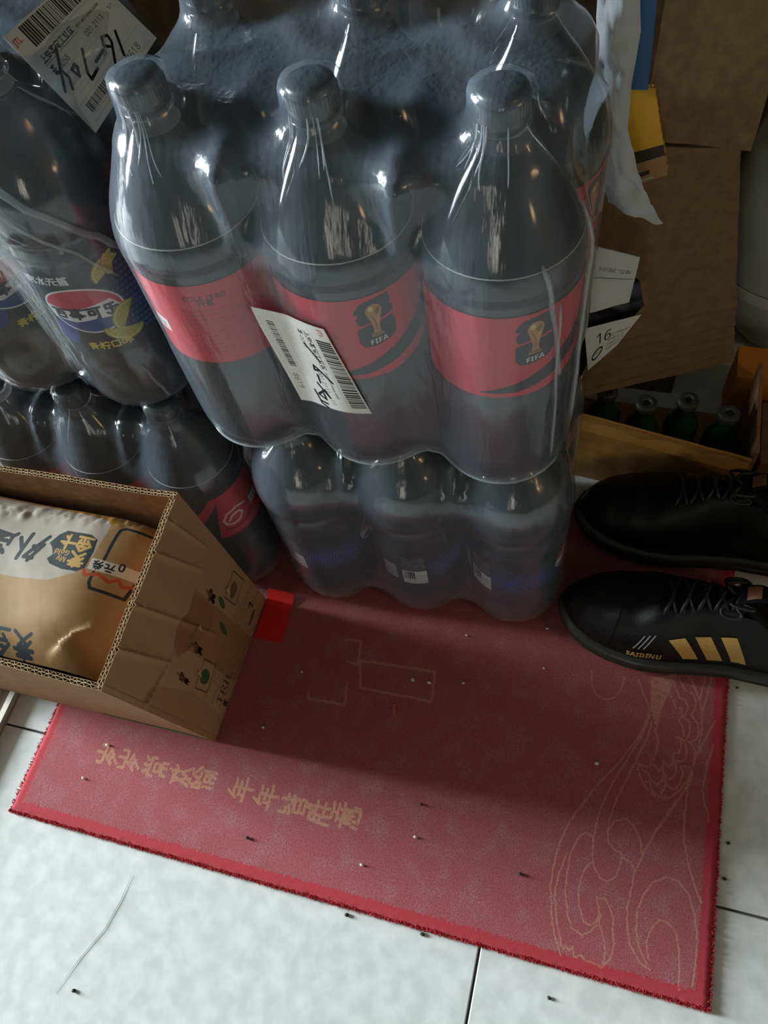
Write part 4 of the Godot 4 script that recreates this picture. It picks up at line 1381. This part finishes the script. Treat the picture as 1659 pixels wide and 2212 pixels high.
func build_carton() -> void:
	var t := thing("open_carton", "open brown corrugated carton holding a kraft paper bag, on the mat", "box", Vector3(-0.354, 0.0085, -0.15))
	var o := t.position
	# corners: front right, back right, back left, front left; bottom and top (the box leans a little forward)
	var bot := [Vector3(-0.354, 0.0085, -0.148), Vector3(-0.354, 0.0085, -0.328), Vector3(-0.70, 0.0085, -0.328), Vector3(-0.70, 0.0085, -0.148)]
	var top := [Vector3(-0.353, 0.285, -0.119), Vector3(-0.358, 0.292, -0.308), Vector3(-0.70, 0.290, -0.304), Vector3(-0.70, 0.288, -0.122)]
	for k in 4:
		bot[k] -= o
		top[k] -= o
	var side := printed(carton_side_print(), 0.85, 0.3)
	board_wall(t, "side_panel", bot[0], bot[1], top[0], top[1], Vector3(-1, 0, 0), side, 1, "side with torn holes, tape and dim print", [[0.68, 0.0, 0.80, 0.34], [0.41, 0.0, 0.50, 0.36], [0.20, 0.0, 0.27, 0.34], [0.86, 0.02, 0.92, 0.30], [0.04, 0.30, 0.30, 0.36], [0.5, 0.36, 0.56, 0.62]], [[0.72, 0.49, 0.030, 0.046, -0.15], [0.42, 0.53, 0.024, 0.055, -0.10], [0.235, 0.505, 0.018, 0.060, -0.15]])
	board_wall(t, "back_panel", bot[1], bot[2], top[1], top[2], Vector3(0, 0, 1), M.card, 2)
	board_wall(t, "left_panel", bot[2], bot[3], top[2], top[3], Vector3(1, 0, 0), M.card, 3)
	board_wall(t, "front_panel", bot[3], bot[0], top[3], top[0], Vector3(0, 0, -1), M.card, 4)
	part("bottom_panel", plate([bot[0], bot[1], bot[2], bot[3]], -0.004), M.card, t)
	# green printed band at the foot of the front
	var gb := MB.new()
	gb.flat4(bot[3].lerp(top[3], 0.03) + Vector3(0.2, 0, 0.0006), bot[0].lerp(top[0], 0.075) + Vector3(-0.03, 0, 0.0006), bot[0].lerp(top[0], 0.01) + Vector3(-0.001, 0, 0.0006), bot[3].lerp(top[3], 0.005) + Vector3(0.2, 0, 0.0006))
	part("green_band", gb.done(), mat(Color8(84, 112, 78), 0.8), t, "green printed band at the foot")
	# lifted lips of board beside the torn holes
	for h in [[-0.285, 0.128, 1.0], [-0.192, 0.120, 0.8], [-0.228, 0.158, 0.7]]:
		var q := Vector3(-0.3535, h[1], h[0]) - o
		part("torn_lip", plate([q, q + Vector3(0.0005, -0.004, -0.006) * h[2], q + Vector3(0.004, -0.007, 0.003) * h[2]], 0.0005), M.card_edge, t)
	# the paper bag inside
	var nz := FastNoiseLite.new()
	nz.seed = 15
	nz.frequency = 7.0
	nz.fractal_octaves = 2
	var n2 := FastNoiseLite.new()
	n2.seed = 4
	n2.frequency = 30.0
	n2.noise_type = FastNoiseLite.TYPE_CELLULAR
	n2.cellular_return_type = FastNoiseLite.RETURN_DISTANCE2_SUB
	var hgt := func(x: float, z: float) -> float:
		var u := (x + 0.69) / 0.325
		var v := (z + 0.302) / 0.165
		var y := 0.262 - 0.05 * pow(absf(2.0 * u - 1.0), 6.0) - 0.03 * pow(absf(2.0 * v - 1.0), 5.0)
		y += nz.get_noise_2d(x, z) * 0.003 + n2.get_noise_2d(x, z) * 0.0006
		# pinched dent near the front and the crumpled fold at the back
		var d := Vector2((x + 0.424) / 0.022, (z + 0.163) / 0.014)
		y += 0.007 * exp(-d.length_squared()) * (1.0 if d.x + d.y * 0.6 > 0.0 else -0.5)
		y += 0.010 * exp(-pow((z + 0.287 + 0.12 * (x + 0.46)) / 0.010, 2)) * (0.6 + 0.8 * n2.get_noise_2d(x * 2.0, z))
		return y
	var bag := thing("paper_bag", "brown kraft takeaway paper bag lying in the open carton", "bag", Vector3(-0.52, 0.02, -0.22))
	var bo := bag.position
	var bm := MB.new()
	var nu := 110
	var nv := 64
	for j in nv + 1:
		for i in nu + 1:
			var x := lerpf(-0.367, -0.686, float(i) / nu)
			var z := lerpf(-0.1390, -0.294, float(j) / nv)
			bm.v(Vector3(x, hgt.call(x, z), z) - bo, Vector2((-0.360 - x) * 4000 / 1200, (-0.13 - z) * 4000 / 760))
	for j in nv:
		for i in nu:
			var a := j * (nu + 1) + i
			bm.quad(a, a + nu + 1, a + nu + 2, a + 1)
	var bagm := printed(bag_print(), 0.62, 0.4)
	part("printed_face", bm.done(), bagm, bag)
	var sm := MB.new()
	var ringp := []
	for i in 23: ringp.append(Vector2(lerpf(-0.367, -0.686, i / 22.0), -0.1390))
	for i in range(1, 12): ringp.append(Vector2(-0.686, lerpf(-0.1390, -0.294, i / 11.0)))
	for i in range(1, 23): ringp.append(Vector2(lerpf(-0.686, -0.367, i / 22.0), -0.294))
	for i in range(1, 11): ringp.append(Vector2(-0.367, lerpf(-0.294, -0.1390, i / 11.0)))
	for p in ringp:
		sm.v(Vector3(p.x, hgt.call(p.x, p.y), p.y) - bo)
		sm.v(Vector3(lerpf(p.x, -0.527, 0.1), 0.022, lerpf(p.y, -0.24, 0.5)) - bo)
	for i in ringp.size():
		var a := i * 2
		var b := ((i + 1) % ringp.size()) * 2
		sm.quad(a, b, b + 1, a + 1)
	part("bag_sides", sm.done(), M.tan_card, bag)

func box_shape(c: Vector3, s: Vector3) -> ArrayMesh:
	var b := MB.new()
	b.box(c, s)
	return b.done()

func patch(a: Vector3, b: Vector3, c: Vector3, d: Vector3, nu: int, nv: int, thick: float, rough: float, seed_: int, freq := 20.0) -> ArrayMesh:
	# a four-cornered sheet with its own crumples
	var nz := FastNoiseLite.new()
	nz.seed = seed_
	nz.frequency = freq
	var n := (b - a).cross(d - a).normalized()
	return sheet_mesh(nu, nv, func(u: float, v: float) -> Vector3:
		var p := a.lerp(b, u).lerp(d.lerp(c, u), v)
		return p + n * nz.get_noise_3dv(p) * rough, thick)

func build_clutter() -> void:
	# tall cartons at the back; one has its front flap hanging down
	var t := thing("tall_carton", "tall brown carton with its flap hanging down, behind the packs", "box", Vector3(0.0, 0.0, -0.85))
	part("body", box_shape(Vector3(-0.062, 0.35, 0), Vector3(0.316, 0.70, 0.24)), M.card_old, t)
	part("flap", patch(Vector3(0.002, 0.660, 0.200), Vector3(0.092, 0.660, 0.200), Vector3(0.0885, 0.449, 0.232), Vector3(0.0035, 0.454, 0.232), 10, 14, 0.005, 0.004, 3, 9.0), M.card_old, t, "hanging cardboard flap")
	part("flap_hinge", patch(Vector3(0.002, 0.70, 0.121), Vector3(0.092, 0.70, 0.121), Vector3(0.092, 0.660, 0.200), Vector3(0.002, 0.660, 0.200), 6, 4, 0.005, 0.001, 3), M.card_old, t)
	var t2 := thing("back_carton", "large dark brown carton filling the corner behind the packs", "box", Vector3(-0.462, 0.0, -0.88))
	part("body", box_shape(Vector3(0, 0.34, 0), Vector3(0.46, 0.68, 0.30)), M.card_old, t2)
	part("tape", box_shape(Vector3(0, 0.6805, 0), Vector3(0.46, 0.001, 0.05)), M.tan_card, t2)
	# ribbed sheet of cardboard leaning on the tall carton
	var n := FastNoiseLite.new()
	n.seed = 6
	n.frequency = 12.0
	var A := Vector3(-0.036, 0.425, -0.650)
	var B := Vector3(0.091, 0.392, -0.700)
	var C := Vector3(0.147, 0.132, -0.680)
	var D := Vector3(-0.017, 0.136, -0.600)
	var sheet := part("cardboard_sheet", sheet_mesh(30, 90, func(u: float, v: float) -> Vector3:
		var p := A.lerp(B, u).lerp(D.lerp(C, u), v)
		var ribs := 0.0022 * smoothstep(0.62, 0.8, v) * sin(v * 120.0 + u * 2.0) + 0.0009 * sin(v * 60.0)
		var fold := 0.006 * exp(-pow((v - 0.72 + 0.05 * u) / 0.05, 2))
		return p + Vector3(0.3, 0.2, 0.93) * (ribs + fold + n.get_noise_3dv(p) * 0.003), 0.0045), M.card_old, self)
	tag(sheet, "ribbed brown cardboard sheet leaning above the green-bottle carton", "cardboard")
	# low carton with green bottles
	var bc := thing("bottle_carton", "low tan carton holding green bottles behind the sneakers", "box", Vector3(0.08, 0.0, -0.64))
	var front := Vector3(0, 0, 0.064)
	part("front_panel", patch(Vector3(-0.095, 0.127, 0.062), Vector3(0.098, 0.104, 0.078), Vector3(0.098, 0.001, 0.078), Vector3(-0.095, 0.001, 0.062), 16, 8, 0.004, 0.002, 8), M.tan_card, bc, "tan front wall with a cut edge")
	part("rim_fold", patch(Vector3(-0.092, 0.1285, 0.0600), Vector3(0.096, 0.1055, 0.0760), Vector3(0.096, 0.083, 0.0815), Vector3(-0.092, 0.104, 0.0655), 16, 4, 0.0015, 0.001, 9), mat(Color8(186, 140, 74), 0.8), bc, "lighter folded strip along the rim")
	part("side_panel", box_shape(Vector3(-0.099, 0.062, 0.0), Vector3(0.004, 0.122, 0.124)), M.tan_card, bc)
	part("side_panel", box_shape(Vector3(0.102, 0.056, 0.005), Vector3(0.004, 0.11, 0.13)), M.card, bc)
	part("bottom_panel", box_shape(Vector3(0, 0.004, 0), Vector3(0.196, 0.004, 0.12)), M.card, bc)
	var glass := mat(Color8(20, 62, 26), 0.18, 0.5)
	var gp := [Vector2(0, 0.0), Vector2(0.018, 0.0), Vector2(0.0205, 0.003), Vector2(0.0205, 0.055), Vector2(0.019, 0.066), Vector2(0.012, 0.080), Vector2(0.0095, 0.088), Vector2(0.0095, 0.098), Vector2(0.0115, 0.099), Vector2(0.0115, 0.104), Vector2(0.0, 0.104)]
	var ringm := lathe([Vector2(0.0045, 0.1042), Vector2(0.0045, 0.1062), Vector2(0.0075, 0.107), Vector2(0.0110, 0.1065), Vector2(0.0122, 0.105), Vector2(0.0122, 0.097), Vector2(0.0118, 0.0965)], 20)
	var gl := ["green glass bottle by the inner wall of the tan carton, nearest the packs", "green glass bottle with the pale ring cap in the tan carton", "green glass bottle in the dark middle of the tan carton", "brighter green glass bottle at the lit end of the tan carton"]
	for k in 4:
		var g := thing("green_bottle", gl[k], "bottle", Vector3(0.012 + k * 0.046, 0.0065, -0.632 + 0.012 * (k % 2)), 0.0, "green bottles in the tan carton")
		part("body", lathe(gp, 24), glass, g)
		part("ring_cap", ringm, mat(Color8(60, 58, 55), 0.5), g)
	# black courier bag with a sticker, a folded paper and a grey carrier bag over it
	var cb := thing("courier_bag", "black plastic courier bag squeezed behind the top red-labelled pack", "bag", Vector3(-0.05, 0.13, -0.59))
	var be := [[-0.085, 0.022, 0.330], [-0.085, 0.030, 0.300], [-0.085, 0.014, 0.262], [-0.085, -0.012, 0.218], [-0.085, -0.022, 0.175], [-0.085, -0.026, 0.131]]
	part("bag_body", sheet_mesh(14, 30, func(u: float, v: float) -> Vector3:
		var f := v * 4.999
		var i := int(f)
		var p := Vector3(lerpf(be[i][0], lerpf(be[i][1], be[i + 1][1], f - i), u), lerpf(be[i][2], be[i + 1][2], f - i), -0.588)
		p.z += 0.012 * pow(maxf(sin(PI * u), 0.0), 0.5) + 0.003 * n.get_noise_3dv(p * 6.0)
		return p - Vector3(-0.05, 0.13, -0.59), 0.008), mat(Color8(16, 16, 17), 0.35, 0.5), cb)
	var st := Pic.new(320, 260, Color8(206, 206, 200))
	st.text("16", Vector2(70, 96), 100, Color8(26, 26, 30), -0.1)
	st.disc(Vector2(90, 190), 52, 30, Color8(30, 30, 30), -0.5)
	st.disc(Vector2(90, 190), 40, 18, Color8(206, 206, 200), -0.5)
	st.small_print(60, 180, 60, 14, 5, Color8(40, 40, 40))
	for k in 4: st.small_print(170, 90 + k * 34, 130, 20, 50 + k, Color8(70, 70, 70))
	part("sticker", patch(Vector3(0.028, 0.148, 0.020), Vector3(0.079, 0.170, 0.014), Vector3(0.062, 0.128, 0.018), Vector3(0.037, 0.087, 0.020), 10, 8, 0.0004, 0.001, 4), printed(st.im, 0.6), cb, "white sticker with handwritten 16")
	var fp := Pic.new(400, 300, Color8(196, 200, 196))
	for k in 7: fp.small_print(110 + k * 34 + (16 if k > 3 else 0), 86, 22, 22, 300 + k, Color8(60, 62, 60))
	fp.rect(60, 136, 330, 4, Color8(90, 92, 90))
	var paper := part("folded_paper", patch(Vector3(-0.030, 0.388, -0.566), Vector3(0.0175, 0.377, -0.567), Vector3(0.0155, 0.320, -0.570), Vector3(-0.022, 0.302, -0.568), 10, 10, 0.0008, 0.002, 12, 30.0), printed(fp.im, 0.7), self)
	tag(paper, "white folded paper with a printed line, under the grey plastic bag", "paper")
	var nb := FastNoiseLite.new()
	nb.seed = 30
	nb.frequency = 16.0
	nb.noise_type = FastNoiseLite.TYPE_CELLULAR
	nb.cellular_return_type = FastNoiseLite.RETURN_DISTANCE
	var edge := [[-0.044, -0.016, 0.64], [-0.042, -0.015, 0.60], [-0.040, -0.010, 0.565], [-0.036, -0.011, 0.530], [-0.032, -0.009, 0.495], [-0.028, 0.004, 0.455], [-0.024, 0.018, 0.428], [-0.016, 0.031, 0.409]]
	var gbm := sheet_mesh(18, 42, func(u: float, v: float) -> Vector3:
		var f := v * 6.999
		var i := int(f)
		var x0 := lerpf(edge[i][0], edge[i + 1][0], f - i)
		var x1 := lerpf(edge[i][1], edge[i + 1][1], f - i)
		var p := Vector3(lerpf(x0, x1, u), lerpf(edge[i][2], edge[i + 1][2], f - i) + 0.02 * (1.0 - u) * smoothstep(0.7, 1.0, v), -0.566)
		p.z += 0.006 * sin(PI * u) + 0.016 * nb.get_noise_3dv(p * 3.0)
		return p, 0.0006)
	var gb := part("plastic_carrier_bag", gbm, M.grey_bag, self)
	tag(gb, "crumpled grey-white plastic bag hanging beside the top red-labelled pack", "plastic bag")
	# printed snack bag, blue folder
	var yp := Pic.new(200, 300, Color8(196, 150, 40))
	yp.rect(0, 190, 200, 40, Color8(50, 40, 26))
	yp.rect(0, 230, 200, 70, Color8(150, 112, 70))
	yp.rect(40, 262, 90, 14, Color8(54, 40, 30))
	yp.rect(30, 286, 110, 8, Color8(150, 160, 140))
	var yb := part("snack_packet", patch(Vector3(-0.016, 0.503, -0.612), Vector3(0.006, 0.503, -0.612), Vector3(0.028, 0.434, -0.604), Vector3(-0.010, 0.414, -0.604), 8, 10, 0.006, 0.002, 5), printed(yp.im, 0.5), self)
	tag(yb, "yellow printed snack packet below the blue folder beside the cardboard flap", "packet")
	var bf := part("blue_folder", patch(Vector3(-0.028, 0.590, -0.612), Vector3(-0.004, 0.590, -0.612), Vector3(0.001, 0.505, -0.606), Vector3(-0.016, 0.505, -0.606), 4, 6, 0.005, 0.001, 6), mat(Color8(24, 70, 112), 0.5), self)
	tag(bf, "blue plastic folder edge above the yellow snack packet", "folder")
	# white woven sack, orange box and a small brown box at the right edge
	var sk := thing("white_sack", "white woven sack standing behind the cardboard sheet", "sack", Vector3(0.238, 0.0, -0.85))
	part("sack_body", grid_mesh(36, 30, func(u: float, v: float) -> Vector3:
		var a := TAU * u
		var r := pow(sin(PI * clampf(v * 0.98 + 0.01, 0.0, 1.0)), 0.35)
		var p := Vector3(cos(a) * 0.125 * r, lerpf(0.0, 0.42, v), sin(a) * 0.085 * r)
		return p * (1.0 + 0.05 * n.get_noise_3dv(p * 2.0))), mat(Color8(176, 184, 180), 0.7), sk)
	part("seam_strip", sheet_mesh(24, 2, func(u: float, v: float) -> Vector3:
		var ang := lerpf(PI * 0.98, PI * 0.15, u)
		var y := lerpf(0.136, 0.118, v)
		var rr := pow(sin(PI * (y / 0.42 * 0.98 + 0.01)), 0.35) * 1.035
		return Vector3(cos(ang) * 0.125 * rr, y, sin(ang) * 0.085 * rr), 0.001), M.white_paper, sk)
	var ob := part("orange_box", box_shape(Vector3(0.188, 0.043, -0.722), Vector3(0.055, 0.086, 0.05)), mat(Color8(206, 128, 34), 0.6), self)
	ob.rotation.y = 0.0
	tag(ob, "small orange box on the floor below the white sack", "box")
	var sb := part("small_carton", box_shape(Vector3(0.245, 0.035, -0.630), Vector3(0.10, 0.07, 0.09)), M.card_old, self)
	tag(sb, "small brown carton at the right edge beside the tan bottle carton", "box")
	# door track on the floor at the left
	var tr := thing("door_track", "pale metal sliding-door track on the floor beside the mat", "track", Vector3(-0.655, 0.0, 0.2))
	part("track_base", box_shape(Vector3(0, 0.002, 0), Vector3(0.075, 0.004, 1.2)), M.alu, tr)
	for x in [-0.034, -0.010, 0.012, 0.034]:
		part("track_rib", box_shape(Vector3(x, 0.008, 0), Vector3(0.004 if x > -0.03 and x < 0.03 else 0.007, 0.010, 1.2)), M.alu, tr)

func build_shoes() -> void:
	var s := make_shoe()
	var a: Node3D = s.duplicate()
	a.name = numbered("sneaker")
	add_child(a)
	a.position = Vector3(0.000, 0.0065, -0.384)
	a.rotation.y = -0.03
	tag(a, "black sneaker with gold side stripes, front one, toe on the red mat", "shoe", "pair of black sneakers")
	var b: Node3D = s.duplicate()
	b.name = numbered("sneaker")
	add_child(b)
	b.position = Vector3(0.000, 0.0065, -0.512)
	b.rotation.y = -0.02
	b.scale = Vector3(1, 1, -1)
	tag(b, "black sneaker in the dark behind the front one, beside the bottle carton", "shoe", "pair of black sneakers")
	s.free()

func build_small() -> void:
	var im := mat_print(MAT_ART, MAT_WEDGE, MAT_CHARS)
	var mm := printed(im, 0.95, 0.2)
	var pile := noise_tex(0.25, 41, Color.BLACK, Color.WHITE, 512, 3)
	mm.heightmap_enabled = true
	mm.heightmap_texture = ImageTexture.create_from_image(im)
	mm.heightmap_scale = 0.12
	mm.rim_enabled = true
	mm.rim = 1.0
	var t := thing("door_mat", "red door mat with worn gold fish pattern and lettering", "mat", Vector3(-0.188, 0, -0.277))
	var x0 := -0.563
	var z0 := -0.022
	var w := 0.75
	var d := 0.51
	var nz := FastNoiseLite.new()
	nz.seed = 2
	nz.frequency = 40.0
	var surf := func(u: float, v: float) -> Vector3:
		var e := minf(minf(u, 1.0 - u) * w, minf(v, 1.0 - v) * d)
		var y := 0.0058 * smoothstep(-0.002, 0.004, e)
		var jx := nz.get_noise_2d(v * 3.0, 1.0) * 0.0012
		var jz := nz.get_noise_2d(u * 3.0, 5.0) * 0.0012
		return Vector3(x0 + u * w + jx, y + 0.0004, z0 - v * d + jz) - t.position
	part("pile_surface", grid_mesh(200, 140, surf), mm, t)
	# loose pile standing out along the binding
	var mi := MultiMeshInstance3D.new()
	var multi := MultiMesh.new()
	multi.transform_format = MultiMesh.TRANSFORM_3D
	var tuft := MB.new()
	tuft.hexa([Vector3(-0.0004, 0, -0.0004), Vector3(0.0004, 0, -0.0004), Vector3(0.0004, 0, 0.0004), Vector3(-0.0004, 0, 0.0004)], [Vector3(-0.0001, 0.004, -0.0001), Vector3(0.0001, 0.004, -0.0001), Vector3(0.0001, 0.004, 0.0001), Vector3(-0.0001, 0.004, 0.0001)])
	multi.mesh = tuft.done()
	var r := RandomNumberGenerator.new()
	r.seed = 6
	multi.instance_count = 9000
	for k in 9000:
		var q := r.randf()
		var p := Vector3.ZERO
		var out := Vector3.ZERO
		if q < 0.55:
			p = Vector3(x0 + r.randf() * w, 0, z0 - r.randf() * 0.004)
			out = Vector3(0, 0, 1)
		elif q < 0.8:
			p = Vector3(x0 + w - r.randf() * 0.004, 0, z0 - r.randf() * d)
			out = Vector3(1, 0, 0)
		else:
			p = Vector3(x0 + r.randf() * 0.004, 0, z0 - r.randf() * d)
			out = Vector3(-1, 0, 0)
		p.y = r.randf_range(0.0005, 0.005)
		var dir := (out * r.randf_range(0.2, 1.0) + Vector3(r.randf_range(-0.6, 0.6), r.randf_range(-0.1, 0.9), r.randf_range(-0.6, 0.6))).normalized()
		var sd := dir.cross(Vector3(0.3, 0.5, 0.8)).normalized()
		multi.set_instance_transform(k, Transform3D(Basis(sd, dir * r.randf_range(0.35, 0.8), sd.cross(dir)), p - t.position))
	mi.multimesh = multi
	mi.name = "edge_pile"
	mi.material_override = mat(Color8(176, 52, 60), 0.9, 0.2)
	mi.set_meta("kind", "stuff")
	t.add_child(mi)
	# red paper envelope beside the carton
	var ev := part("red_envelope", sheet_mesh(8, 12, func(u: float, v: float) -> Vector3:
		return Vector3(lerpf(-0.352, -0.3165 - 0.002 * v, u), 0.0072 + 0.008 * smoothstep(0.72, 0.95, v) * (1.0 - u * 0.4), lerpf(-0.277, -0.340, v)), 0.0006), M.red_paper, self)
	tag(ev, "bright red paper envelope on the mat between carton and bottles", "envelope")
	# crumbs on the mat and specks of dirt on the tiles
	var cr := [[-0.281, -0.248], [-0.094, -0.275], [-0.132, -0.267], [-0.151, -0.266], [-0.102, -0.332], [-0.013, -0.359], [-0.009, -0.311], [-0.479, -0.116], [-0.157, -0.064], [-0.109, -0.103], [-0.283, -0.06], [-0.491, -0.075], [0.002, -0.094], [-0.11, -0.136], [-0.305, -0.176], [0.061, -0.219]]
	for k in cr.size():
		var o := part("crumb", lump(0.0011 + 0.0009 * r.randf(), k), M.dirt if k in [10, 12, 13] else M.crumb, self)
		o.position = Vector3(cr[k][0], 0.0071, cr[k][1])
		tag(o, "tiny dark speck on the red mat" if k in [10, 12, 13] else "tiny pale crumb on the red mat", "crumb", "crumbs on the red mat")
	for k in 7:
		var q: Array = [[-0.082, -0.018], [0.196, -0.172], [0.194, -0.138], [0.197, -0.335], [0.046, 0.004], [-0.16, -0.016], [-0.411, 0.118]][k]
		var o := part("dirt_speck", lump(0.0012 + 0.0008 * r.randf(), 40 + k), M.dirt, self)
		o.position = Vector3(q[0], 0.0006, q[1])
		tag(o, "small dark speck of dirt on the white tiles", "dirt", "dirt specks on the tiles")
	var sc := part("paper_scrap", patch(Vector3(-0.1665, 0.0078, -0.2330), Vector3(-0.1635, 0.0078, -0.2345), Vector3(-0.1600, 0.0075, -0.2220), Vector3(-0.1630, 0.0075, -0.2205), 3, 6, 0.0006, 0.0005, 3), mat(Color8(196, 84, 66), 0.7), self)
	tag(sc, "small orange-red scrap on the mat before the blue-labelled pack", "scrap")

	var hs := part("hair_strand", tube([Vector3(-0.396, 0.0008, 0.005), Vector3(-0.398, 0.0008, 0.03), Vector3(-0.404, 0.0008, 0.06), Vector3(-0.418, 0.0008, 0.09), Vector3(-0.43, 0.0008, 0.125)], 0.0003, 4), mat(Color8(120, 122, 118), 0.6), self)
	tag(hs, "long thin hair lying on the bright white tile", "hair")

func lump(rad: float, seed_: int) -> ArrayMesh:
	var n := FastNoiseLite.new()
	n.seed = seed_
	n.frequency = 1.2
	return grid_mesh(8, 6, func(u: float, v: float) -> Vector3:
		var d := Vector3(cos(TAU * u) * sin(PI * v), cos(PI * v), sin(TAU * u) * sin(PI * v))
		var q := Vector3(absf(cos(PI * u)), d.y, d.z)
		return d * rad * (1.0 + 0.5 * n.get_noise_3dv(q)) * Vector3(1.3, 0.8, 1.0) + Vector3(0, rad * 0.5, 0))
